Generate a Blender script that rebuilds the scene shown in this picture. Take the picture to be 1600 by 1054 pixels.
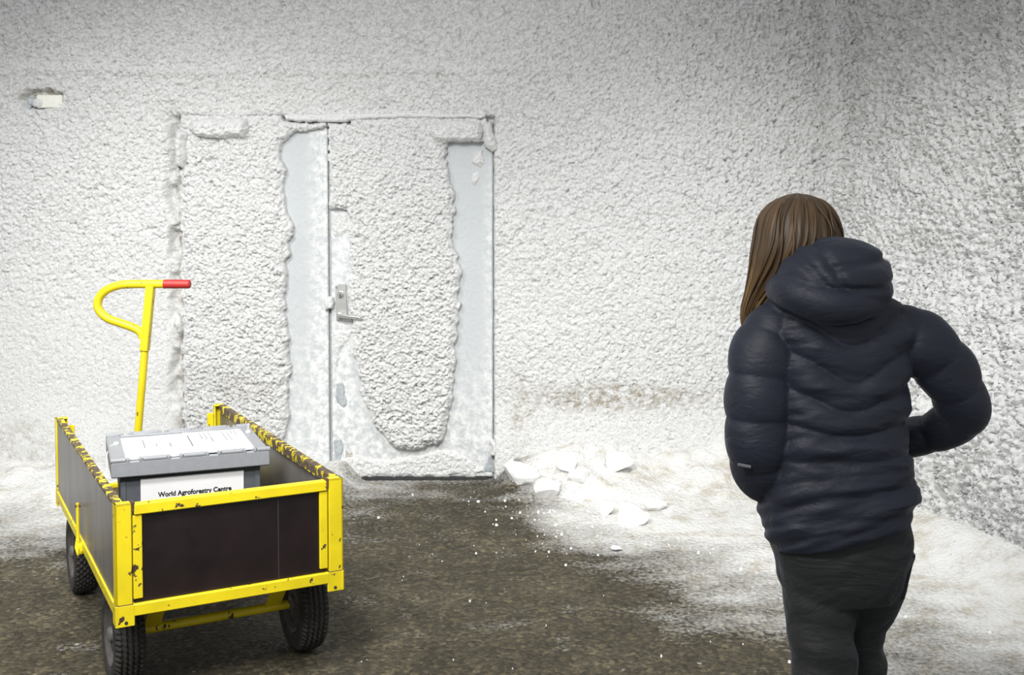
import bpy, bmesh, math, random
import numpy as np
from mathutils import Vector, Matrix

# ------------------------------------------------------------------ scene, camera, light
for o in list(bpy.data.objects):
    bpy.data.objects.remove(o, do_unlink=True)
scene = bpy.context.scene
COL = scene.collection
random.seed(7)
RNG = np.random.default_rng(11)

F_PX, PITCH, HORIZON, EYE = 1718.0, 0.0406, 328.7, 1.6
WALL_Y = 6.5
cam_data = bpy.data.cameras.new('camera')
cam = bpy.data.objects.new('camera', cam_data)
COL.objects.link(cam)
cam.location = (0, 0, EYE)
cam.rotation_euler = (math.pi / 2 - PITCH, 0, 0)
cam_data.sensor_width = 36.0
cam_data.lens = F_PX / 1600.0 * 36.0
cam_data.shift_y = (HORIZON + F_PX * math.tan(PITCH) - 527.0) / 1600.0
cam_data.clip_start = 0.05
scene.camera = cam

world = bpy.data.worlds.new('cold_room_ambience')
scene.world = world
world.use_nodes = True
world.node_tree.nodes['Background'].inputs[0].default_value = (0.95, 0.98, 1.0, 1)
world.node_tree.nodes['Background'].inputs[1].default_value = 0.46

def area_lamp(name, loc, target, size, size_y, power, color=(1, 1, 1), spread=math.pi):
    d = bpy.data.lights.new(name, 'AREA')
    d.shape = 'RECTANGLE'; d.size = size; d.size_y = size_y
    d.energy = power; d.color = color; d.spread = spread
    o = bpy.data.objects.new(name, d); COL.objects.link(o)
    o.location = loc
    o.rotation_euler = (Vector(target) - Vector(loc)).to_track_quat('-Z', 'Y').to_euler()
    return o

def spot_lamp(name, loc, target, power, angle, blend, radius, color=(1, 1, 1)):
    d = bpy.data.lights.new(name, 'SPOT')
    d.energy = power; d.spot_size = angle; d.spot_blend = blend
    d.shadow_soft_size = radius; d.color = color
    o = bpy.data.objects.new(name, d); COL.objects.link(o)
    o.location = loc
    o.rotation_euler = (Vector(target) - Vector(loc)).to_track_quat('-Z', 'Y').to_euler()
    return o

spot_lamp('added_wall_spot', (-0.9, 2.1, 3.3), (-0.6, 6.2, -0.3), 400, math.radians(92), 1.0, 0.25, (1.0, 0.99, 0.965))  # added unseen spot, brightens the low middle of the back wall
spot_lamp('added_wall_spot', (-2.3, 3.3, 3.3), (-2.1, 6.4, -0.2), 330, math.radians(86), 1.0, 0.2, (1.0, 0.99, 0.965))  # added unseen spot for the lower left wall
spot_lamp('added_wall_spot', (1.0, 3.6, 3.5), (1.45, 5.75, -0.4), 290, math.radians(90), 1.0, 0.2, (1.0, 0.99, 0.965))  # added unseen spot for the right wall and its foot
area_lamp('cart_fill_lamp', (-1.3, 0.7, 3.2), (-1.2, 3.8, 0.4), 1.6, 0.4, 58, (1.0, 0.99, 0.96), math.radians(120))  # added fill, aimed at the cart to brighten its front

vs = scene.view_settings
vs.view_transform = 'Standard'
vs.look = 'None'
vs.gamma = 1.0
vs.use_curve_mapping = False
vs.exposure = 0.07

# ------------------------------------------------------------------ helpers
def at(px, py, depth):
    """world point seen at a photograph pixel on the vertical plane y = depth"""
    cy = HORIZON + F_PX * math.tan(PITCH)
    a = (px - 800.0) / F_PX
    b = (cy - py) / F_PX
    c, s = math.cos(PITCH), math.sin(PITCH)
    dy = c + b * s
    dz = -s + b * c
    t = depth / dy
    return Vector((a * t, depth, EYE + dz * t))

def smooth01(e0, e1, x):
    t = np.clip((x - e0) / (e1 - e0), 0, 1)
    return t * t * (3 - 2 * t)

_tabs = {}
def _tab(seed, k):
    key = (seed, k)
    if key not in _tabs:
        _tabs[key] = np.random.default_rng(seed * 101 + k).random((256, 256))
    return _tabs[key]

def vnoise(x, y, cell, seed=0):
    R = _tab(seed, 0)
    gx, gy = x / cell, y / cell
    ix, iy = np.floor(gx).astype(int), np.floor(gy).astype(int)
    fx, fy = gx - ix, gy - iy
    fx = fx * fx * (3 - 2 * fx); fy = fy * fy * (3 - 2 * fy)
    a = R[ix % 256, iy % 256]; b = R[(ix + 1) % 256, iy % 256]
    c = R[ix % 256, (iy + 1) % 256]; d = R[(ix + 1) % 256, (iy + 1) % 256]
    return ((a * (1 - fx) + b * fx) * (1 - fy) + (c * (1 - fx) + d * fx) * fy) * 2 - 1

def fbm(x, y, cell, seed=0, octv=4, gain=0.5):
    out = 0; amp = 1; tot = 0
    for i in range(octv):
        out = out + amp * vnoise(x + 13.1 * i, y - 7.7 * i, cell / 2 ** i, seed + i)
        tot += amp; amp *= gain
    return out / tot

def worley(x, y, cell, seed=0):
    A, B, C = _tab(seed, 1), _tab(seed, 2), _tab(seed, 3)
    gx, gy = x / cell, y / cell
    ix, iy = np.floor(gx).astype(int), np.floor(gy).astype(int)
    best = np.full(gx.shape, 9.0); rnd = np.zeros(gx.shape)
    for dx in (-1, 0, 1):
        for dy in (-1, 0, 1):
            jx, jy = ix + dx, iy + dy
            px = jx + A[jx % 256, jy % 256]; py = jy + B[jx % 256, jy % 256]
            d = (gx - px) ** 2 + (gy - py) ** 2
            m = d < best
            best = np.where(m, d, best)
            rnd = np.where(m, C[jx % 256, jy % 256], rnd)
    return np.sqrt(best), rnd

def props(o, label=None, cat=None, group=None, kind=None):
    if label: o['label'] = label
    if cat: o['category'] = cat
    if group: o['group'] = group
    if kind: o['kind'] = kind
    return o

def empty(name, loc=(0, 0, 0), rz=0.0, label=None, cat=None, group=None, kind=None):
    o = bpy.data.objects.new(name, None)
    o.empty_display_size = 0.1
    COL.objects.link(o)
    o.location = loc; o.rotation_euler = (0, 0, rz)
    return props(o, label, cat, group, kind)

def mesh_obj(name, me, mat, parent=None, smooth=True):
    if mat: me.materials.append(mat)
    if smooth and len(me.polygons):
        me.polygons.foreach_set('use_smooth', np.ones(len(me.polygons), dtype=bool))
    o = bpy.data.objects.new(name, me)
    COL.objects.link(o)
    if parent: o.parent = parent
    return o

def raw_mesh(name, verts, quads, attrs=None):
    """verts (n,3) array, quads (m,4) array, quick build"""
    me = bpy.data.meshes.new(name)
    verts = np.ascontiguousarray(verts, dtype=np.float32)
    quads = np.ascontiguousarray(quads, dtype=np.int32)
    n, m = len(verts), len(quads)
    k = quads.shape[1]
    me.vertices.add(n); me.vertices.foreach_set('co', verts.ravel())
    me.loops.add(m * k); me.loops.foreach_set('vertex_index', quads.ravel())
    me.polygons.add(m)
    me.polygons.foreach_set('loop_start', np.arange(0, m * k, k, dtype=np.int32))
    me.polygons.foreach_set('loop_total', np.full(m, k, dtype=np.int32))
    me.update(calc_edges=True)
    if attrs:
        for an, av in attrs.items():
            a = me.attributes.new(an, 'FLOAT', 'POINT')
            a.data.foreach_set('value', np.ascontiguousarray(av, dtype=np.float32).ravel())
    me.validate()
    return me

def grid_quads(nu, nv, keep=None, flip=False):
    i = np.arange(nu - 1)[:, None] * nv + np.arange(nv - 1)[None, :]
    q = np.stack([i, i + nv, i + nv + 1, i + 1], -1)
    if flip: q = q[..., ::-1]
    q = q.reshape(-1, 4)
    if keep is not None: q = q[keep.reshape(-1)]
    return q

def compact(verts, quads, attrs=None):
    used = np.unique(quads)
    mp = np.full(len(verts), -1, dtype=np.int64); mp[used] = np.arange(len(used))
    return verts[used], mp[quads], ({k: v[used] for k, v in attrs.items()} if attrs else None)

class MB:
    def __init__(self): self.bm = bmesh.new()
    def box(self, c, s, bevel=0.0, rot=None, seg=1):
        r = bmesh.ops.create_cube(self.bm, size=1.0)
        vs_ = r['verts']
        bmesh.ops.scale(self.bm, vec=s, verts=vs_)
        if bevel:
            es = list({e for v in vs_ for e in v.link_edges})
            g = bmesh.ops.bevel(self.bm, geom=es, offset=bevel, segments=seg, profile=0.5, affect='EDGES')
            vs_ = list({v for f in g['faces'] for v in f.verts} | {v for v in vs_ if v.is_valid})
        if rot is not None: bmesh.ops.rotate(self.bm, cent=(0, 0, 0), matrix=rot, verts=vs_)
        bmesh.ops.translate(self.bm, vec=c, verts=vs_)
        return self
    def tube(self, pts, r, seg=12, cap=True):
        pts = [Vector(p) for p in pts]; n = len(pts)
        rs = r if isinstance(r, (list, tuple)) else [r] * n
        up = None; rings = []
        for i, p in enumerate(pts):
            t = (pts[min(i + 1, n - 1)] - pts[max(i - 1, 0)]).normalized()
            if up is None:
                up = t.orthogonal().normalized()
            up = (up - t * up.dot(t)).normalized()
            w = t.cross(up)
            rings.append([self.bm.verts.new(p + (up * math.cos(a) + w * math.sin(a)) * rs[i])
                          for a in [2 * math.pi * k / seg for k in range(seg)]])
        for a, b in zip(rings, rings[1:]):
            for k in range(seg):
                self.bm.faces.new((a[k], a[(k + 1) % seg], b[(k + 1) % seg], b[k]))
        if cap:
            self.bm.faces.new(rings[0][::-1]); self.bm.faces.new(rings[-1])
        return self
    def cyl(self, a, b, r, seg=20):
        return self.tube([a, b], r, seg)
    def poly(self, pts, thick):
        vs_ = [self.bm.verts.new(p) for p in pts]
        f = self.bm.faces.new(vs_)
        r = bmesh.ops.extrude_face_region(self.bm, geom=[f])
        bmesh.ops.translate(self.bm, vec=thick, verts=[g for g in r['geom'] if isinstance(g, bmesh.types.BMVert)])
        return self
    def obj(self, name, mat, parent=None, smooth=False, xf=None):
        bmesh.ops.recalc_face_normals(self.bm, faces=self.bm.faces)
        if xf is not None: self.bm.transform(xf)
        me = bpy.data.meshes.new(name); self.bm.to_mesh(me); self.bm.free()
        return mesh_obj(name, me, mat, parent, smooth)

def set_auto_smooth(o, deg=40):
    for p in o.data.polygons: p.use_smooth = True
    try: o.data.set_sharp_from_angle(angle=math.radians(deg))
    except Exception: pass
    return o

def catmull(pts, n):
    P = np.array(pts, dtype=float)
    k = len(P); out = []
    for t in np.linspace(0, k - 1, n):
        i = min(int(t), k - 2); f = t - i
        p0 = P[max(i - 1, 0)]; p1 = P[i]; p2 = P[i + 1]; p3 = P[min(i + 2, k - 1)]
        out.append(0.5 * ((2 * p1) + (-p0 + p2) * f + (2 * p0 - 5 * p1 + 4 * p2 - p3) * f * f + (-p0 + 3 * p1 - 3 * p2 + p3) * f ** 3))
    return np.array(out)

# ------------------------------------------------------------------ materials
def new_mat(name):
    m = bpy.data.materials.new(name); m.use_nodes = True
    nt = m.node_tree
    return m, nt, nt.nodes['Principled BSDF']

def N(nt, typ, **kw):
    n = nt.nodes.new(typ)
    for k, v in kw.items():
        if k in ('operation', 'blend_type', 'data_type', 'feature', 'noise_dimensions', 'attribute_name'): setattr(n, k, v)
        else: n.inputs[k].default_value = v
    return n

def coords(nt, scale=(1, 1, 1), space='Object'):
    tc = nt.nodes.new('ShaderNodeTexCoord'); mp = nt.nodes.new('ShaderNodeMapping')
    mp.inputs['Scale'].default_value = scale
    nt.links.new(tc.outputs[space], mp.inputs['Vector'])
    return mp.outputs['Vector']

def ramp(nt, fac, stops):
    r = nt.nodes.new('ShaderNodeValToRGB')
    el = r.color_ramp.elements
    el[0].position, el[0].color = stops[0][0], (*stops[0][1], 1)
    el[1].position, el[1].color = stops[-1][0], (*stops[-1][1], 1)
    for p, c in stops[1:-1]:
        e = el.new(p); e.color = (*c, 1)
    nt.links.new(fac, r.inputs['Fac'])
    return r.outputs['Color']

def mixc(nt, fac, a, b):
    m = nt.nodes.new('ShaderNodeMix'); m.data_type = 'RGBA'
    for s, v in ((0, fac), (6, a), (7, b)):
        if isinstance(v, (int, float)): m.inputs[s].default_value = v
        elif isinstance(v, tuple): m.inputs[s].default_value = (*v, 1)
        else: nt.links.new(v, m.inputs[s])
    return m.outputs[2]

def bump(nt, bsdf, height, strength, dist):
    b = nt.nodes.new('ShaderNodeBump')
    b.inputs['Strength'].default_value = strength; b.inputs['Distance'].default_value = dist
    nt.links.new(height, b.inputs['Height'])
    nt.links.new(b.outputs['Normal'], bsdf.inputs['Normal'])
    return b

def frost_material(name, base=(0.86, 0.865, 0.86), tint=(0.34, 0.29, 0.20), bscale=130, bstr=0.8, bdist=0.014, speck=85.0, light=0.66):
    m, nt, b = new_mat(name)
    v = coords(nt)
    n1 = N(nt, 'ShaderNodeTexNoise', Scale=bscale, Detail=4.0, Roughness=0.65)
    nt.links.new(v, n1.inputs['Vector'])
    at_ = N(nt, 'ShaderNodeAttribute'); at_.attribute_name = 'tint'
    n2 = N(nt, 'ShaderNodeTexNoise', Scale=22.0, Detail=6.0, Roughness=0.7)
    nt.links.new(v, n2.inputs['Vector'])
    mm = N(nt, 'ShaderNodeMath', operation='MULTIPLY')
    nt.links.new(at_.outputs['Fac'], mm.inputs[0])
    rr = nt.nodes.new('ShaderNodeMapRange')
    rr.inputs['From Min'].default_value = 0.42; rr.inputs['From Max'].default_value = 0.66
    nt.links.new(n2.outputs['Fac'], rr.inputs['Value'])
    nt.links.new(rr.outputs['Result'], mm.inputs[1])
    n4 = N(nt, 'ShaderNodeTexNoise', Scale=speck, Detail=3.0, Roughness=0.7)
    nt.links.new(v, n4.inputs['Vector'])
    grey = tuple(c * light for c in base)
    sp = ramp(nt, n4.outputs['Fac'], [(0.32, grey), (0.46, base)])  # random grey specks painted in for the dark of frost pits
    nt.links.new(mixc(nt, mm.outputs[0], sp, tint), b.inputs['Base Color'])
    b.inputs['Roughness'].default_value = 0.62
    b.inputs['Specular IOR Level'].default_value = 0.35
    bump(nt, b, n1.outputs['Fac'], bstr, bdist)
    return m

def painted(name, col, wear=(0.60, 0.66), scale=14, rust=(0.055, 0.028, 0.016), rough=0.42, stretch=(1, 1, 1)):
    m, nt, b = new_mat(name)
    v = coords(nt, stretch)
    n = N(nt, 'ShaderNodeTexNoise', Scale=scale, Detail=7.0, Roughness=0.62)
    nt.links.new(v, n.inputs['Vector'])
    n2 = N(nt, 'ShaderNodeTexNoise', Scale=5.0, Detail=5.0, Roughness=0.6)
    nt.links.new(v, n2.inputs['Vector'])
    dull = tuple(c * 0.72 for c in col)
    base = mixc(nt, ramp(nt, n2.outputs['Fac'], [(0.35, (0, 0, 0)), (0.75, (1, 1, 1))]), col, dull)
    w = ramp(nt, n.outputs['Fac'], [(wear[0], (0, 0, 0)), (wear[1], (1, 1, 1))])
    nt.links.new(mixc(nt, w, base, rust), b.inputs['Base Color'])
    rg = N(nt, 'ShaderNodeMath', operation='MULTIPLY_ADD'); rg.inputs[1].default_value = 0.35; rg.inputs[2].default_value = rough
    nt.links.new(w, rg.inputs[0]); nt.links.new(rg.outputs[0], b.inputs['Roughness'])
    inv = N(nt, 'ShaderNodeMath', operation='SUBTRACT'); inv.inputs[0].default_value = 1.0
    nt.links.new(w, inv.inputs[1])
    bump(nt, b, inv.outputs[0], 0.5, 0.002)
    return m

def plain(name, col, rough=0.5, metal=0.0, var=0.15, scale=30, bstr=0.15, bdist=0.002, stretch=(1, 1, 1), spec=0.5):
    m, nt, b = new_mat(name)
    v = coords(nt, stretch)
    n = N(nt, 'ShaderNodeTexNoise', Scale=scale, Detail=5.0, Roughness=0.6)
    nt.links.new(v, n.inputs['Vector'])
    lo = tuple(max(0, c * (1 - var)) for c in col); hi = tuple(min(1, c * (1 + var)) for c in col)
    nt.links.new(ramp(nt, n.outputs['Fac'], [(0.3, lo), (0.7, hi)]), b.inputs['Base Color'])
    b.inputs['Roughness'].default_value = rough; b.inputs['Metallic'].default_value = metal
    b.inputs['Specular IOR Level'].default_value = spec
    if bstr: bump(nt, b, n.outputs['Fac'], bstr, bdist)
    return m

M = {}
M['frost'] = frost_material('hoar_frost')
M['frost_fine'] = frost_material('fine_frost_film', base=(0.535, 0.562, 0.577), tint=(0.78, 0.785, 0.78), bscale=300, bstr=0.5, bdist=0.003, speck=190.0, light=0.86)
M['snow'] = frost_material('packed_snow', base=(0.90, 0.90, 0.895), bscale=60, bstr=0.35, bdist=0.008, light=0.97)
YEL = (0.86, 0.685, 0.012)
M['yellow'] = painted('chipped_yellow_paint', YEL, wear=(0.613, 0.63), scale=26)
M['yellow_tube'] = painted('handle_yellow_paint', (0.78, 0.62, 0.012), wear=(0.64, 0.66), scale=30, stretch=(1, 1, 0.5))
M['yellow_worn'] = painted('badly_worn_yellow_paint', YEL, wear=(0.455, 0.475), scale=26, rust=(0.10, 0.072, 0.048), stretch=(1, 1.0, 1))
M['ply'] = plain('dark_film_plywood', (0.011, 0.0055, 0.006), rough=0.40, var=0.55, scale=7, bstr=0.05)
M['ply_side'] = plain('reflection_greyed_plywood', (0.15, 0.138, 0.132), rough=0.34, var=0.35, scale=9, bstr=0.06, stretch=(1, 1, 0.3))  # same dark film plywood, greyed to paint in the pale wall's reflection
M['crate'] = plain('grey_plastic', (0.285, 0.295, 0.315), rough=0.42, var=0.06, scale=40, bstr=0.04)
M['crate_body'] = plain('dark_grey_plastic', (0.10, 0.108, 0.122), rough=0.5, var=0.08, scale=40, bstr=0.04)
M['paper'] = plain('white_paper', (0.86, 0.86, 0.87), rough=0.5, var=0.03, scale=8, bstr=0.3, bdist=0.004)
M['ink'] = plain('black_ink', (0.012, 0.012, 0.014), rough=0.6, var=0.0, bstr=0)
M['ink_grey'] = plain('faded_ink', (0.16, 0.165, 0.18), rough=0.6, var=0.0, bstr=0)
M['white_plastic'] = plain('white_plastic', (0.85, 0.85, 0.84), rough=0.35, var=0.02, bstr=0)
M['rubber'] = plain('dusty_black_rubber', (0.033, 0.031, 0.028), rough=0.72, var=0.5, scale=25, bstr=0.2)
M['rim'] = plain('dirty_wheel_rim', (0.085, 0.075, 0.07), rough=0.6, var=0.4, scale=20)
M['hub'] = plain('dull_hub_steel', (0.20, 0.195, 0.18), rough=0.6, metal=0.3, var=0.2)
M['steel'] = plain('brushed_steel', (0.50, 0.50, 0.49), rough=0.38, metal=0.85, var=0.12, scale=60, stretch=(1, 1, 8))
M['bright_steel'] = plain('polished_steel', (0.7, 0.7, 0.69), rough=0.22, metal=1.0, var=0.04)
M['bare_metal'] = plain('bare_grey_door_metal', (0.42, 0.45, 0.475), rough=0.5, metal=0.1, var=0.25, scale=40)
M['dark'] = plain('matt_dark', (0.03, 0.03, 0.03), rough=0.8, var=0.2)
M['red'] = plain('red_grip_rubber', (0.42, 0.025, 0.02), rough=0.5, var=0.1)
M['cream'] = plain('cream_plastic', (0.80, 0.79, 0.72), rough=0.4, var=0.05)
M['rust'] = plain('rusty_steel', (0.10, 0.05, 0.025), rough=0.7, var=0.5)

def cloth(name, col, sheen=0.25, rough=0.55, wr=14, bstr=0.35, spec=0.4):
    m, nt, b = new_mat(name)
    v = coords(nt, (0.6, 1, 1.6))
    n = N(nt, 'ShaderNodeTexNoise', Scale=wr, Detail=4.0, Roughness=0.55)
    n.inputs['Distortion'].default_value = 0.6
    nt.links.new(v, n.inputs['Vector'])
    lo = tuple(c * 0.85 for c in col); hi = tuple(c * 1.15 for c in col)
    nt.links.new(ramp(nt, n.outputs['Fac'], [(0.3, lo), (0.7, hi)]), b.inputs['Base Color'])
    b.inputs['Roughness'].default_value = rough
    b.inputs['Specular IOR Level'].default_value = spec
    b.inputs['Sheen Weight'].default_value = sheen
    b.inputs['Sheen Roughness'].default_value = 0.5
    b.inputs['Sheen Tint'].default_value = (0.75, 0.82, 1, 1)
    bump(nt, b, n.outputs['Fac'], bstr, 0.02)
    return m
M['jacket'] = cloth('navy_nylon_shell', (0.0110, 0.0132, 0.0255), 0.08, 0.58)
M['trousers'] = cloth('charcoal_trouser_cloth', (0.0155, 0.0166, 0.0162), 0.10, 0.7, 9, 0.9)
M['skin'] = plain('skin', (0.58, 0.36, 0.27), rough=0.5, var=0.06)
M['boot'] = plain('black_boot_leather', (0.015, 0.014, 0.013), rough=0.5)
M['tag'] = plain('grey_reflective_print', (0.12, 0.125, 0.14), rough=0.4)

def hair_material():
    m, nt, b = new_mat('light_brown_hair')
    a = N(nt, 'ShaderNodeAttribute'); a.attribute_name = 'strand'
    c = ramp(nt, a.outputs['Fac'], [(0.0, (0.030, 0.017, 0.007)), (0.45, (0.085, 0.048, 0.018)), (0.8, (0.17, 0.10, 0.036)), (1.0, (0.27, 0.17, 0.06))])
    nt.links.new(c, b.inputs['Base Color'])
    b.inputs['Roughness'].default_value = 0.5
    return m
M['hair'] = hair_material()

def floor_material():
    m, nt, b = new_mat('frozen_gravel_floor')
    v = coords(nt)
    a = N(nt, 'ShaderNodeAttribute'); a.attribute_name = 'snow'
    n1 = N(nt, 'ShaderNodeTexNoise', Scale=3.0, Detail=8.0, Roughness=0.65); nt.links.new(v, n1.inputs['Vector'])
    n2 = N(nt, 'ShaderNodeTexNoise', Scale=55.0, Detail=5.0, Roughness=0.7); nt.links.new(v, n2.inputs['Vector'])
    n3 = N(nt, 'ShaderNodeTexVoronoi', Scale=95.0); nt.links.new(v, n3.inputs['Vector'])
    n5 = N(nt, 'ShaderNodeTexVoronoi', Scale=48.0); nt.links.new(v, n5.inputs['Vector'])
    tint = ramp(nt, n1.outputs['Fac'], [(0.3, (0.054, 0.045, 0.028)), (0.55, (0.088, 0.075, 0.048)), (0.75, (0.145, 0.125, 0.083))])
    grain = ramp(nt, n2.outputs['Fac'], [(0.32, (0.30, 0.30, 0.30)), (0.5, (0.85, 0.85, 0.85)), (0.68, (1.5, 1.5, 1.45))])
    stones = ramp(nt, n5.outputs['Color'], [(0.15, (0.55, 0.55, 0.55)), (0.6, (1.0, 1.0, 1.0)), (0.9, (1.9, 1.85, 1.75))])
    mu0 = nt.nodes.new('ShaderNodeMix'); mu0.data_type = 'RGBA'; mu0.blend_type = 'MULTIPLY'; mu0.inputs[0].default_value = 0.8
    nt.links.new(tint, mu0.inputs[6]); nt.links.new(stones, mu0.inputs[7])
    mu = nt.nodes.new('ShaderNodeMix'); mu.data_type = 'RGBA'; mu.blend_type = 'MULTIPLY'; mu.inputs[0].default_value = 0.9
    nt.links.new(mu0.outputs[2], mu.inputs[6]); nt.links.new(grain, mu.inputs[7])
    n6 = N(nt, 'ShaderNodeTexNoise', Scale=7.0, Detail=7.0, Roughness=0.68); nt.links.new(v, n6.inputs['Vector'])
    snowc = ramp(nt, n6.outputs['Fac'], [(0.36, (0.60, 0.565, 0.49)), (0.48, (0.77, 0.76, 0.735)), (0.60, (0.83, 0.83, 0.82))])
    # snow cover = mask + grain noise
    sm = N(nt, 'ShaderNodeMath', operation='MULTIPLY_ADD'); sm.inputs[1].default_value = 0.85; 
    nt.links.new(n2.outputs['Fac'], sm.inputs[0]); nt.links.new(a.outputs['Fac'], sm.inputs[2])
    cov = nt.nodes.new('ShaderNodeMapRange'); cov.inputs['From Min'].default_value = 0.62; cov.inputs['From Max'].default_value = 1.18
    nt.links.new(sm.outputs[0], cov.inputs['Value'])
    c = mixc(nt, cov.outputs['Result'], mu.outputs[2], snowc)
    # tiny pale frost specks
    sp = ramp(nt, n3.outputs['Color'], [(0.955, (0, 0, 0)), (0.965, (0.7, 0.7, 0.7))])
    c = mixc(nt, sp, c, (0.5, 0.5, 0.47))
    nt.links.new(c, b.inputs['Base Color'])
    b.inputs['Roughness'].default_value = 0.7
    b.inputs['Specular IOR Level'].default_value = 0.3
    hm = N(nt, 'ShaderNodeMath', operation='MULTIPLY_ADD'); hm.inputs[1].default_value = -0.8
    nt.links.new(n5.outputs['Distance'], hm.inputs[0]); nt.links.new(n2.outputs['Fac'], hm.inputs[2])
    bump(nt, b, hm.outputs[0], 0.8, 0.014)
    return m
M['floor'] = floor_material()

# ------------------------------------------------------------------ the setting
def frost_height(x, z, rough=1.0, seed=0):
    """lumpy hoar frost relief, metres above the wall"""
    x = x * 1.22; z = z * 1.22
    wx = x + 0.012 * vnoise(x, z, 0.05, seed + 31); wz = z + 0.012 * vnoise(x, z, 0.05, seed + 32)
    c1, r1 = worley(wx, wz, 0.044, seed + 1)
    c2, r2 = worley(wx * 1.02, wz, 0.023, seed + 2)
    c3, r3 = worley(wx, wz, 0.0125, seed + 3)
    lump = (1 - np.clip(c1, 0, 1) ** 2) * (0.45 + 0.55 * r1)
    lump2 = (1 - np.clip(c2, 0, 1)) * (0.15 + 0.85 * r2)
    lump3 = (1 - np.clip(c3, 0, 1)) * (0.1 + 0.9 * r3)
    pits = smooth01(0.30, 0.75, fbm(wx, wz, 0.030, seed + 15, 2)) + 0.6 * smooth01(0.35, 0.8, vnoise(wx * 1.3, wz, 0.016, seed + 18))
    jit = np.random.default_rng(seed + 77).normal(size=x.shape)
    return rough * (0.009 * lump + 0.016 * lump2 + 0.013 * lump3 - 0.020 * pits + 0.0032 * jit + 0.004 * fbm(x, z, 0.2, seed + 9, 3))

DX0, DX1 = at(284, 450, WALL_Y).x, at(774, 450, WALL_Y).x
DZ1 = at(600, 181, WALL_Y).z
GAPX = at(515, 450, WALL_Y).x

def wx_(px): return at(px, 450, WALL_Y).x
def wz_(py): return at(700, py, WALL_Y).z

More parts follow.
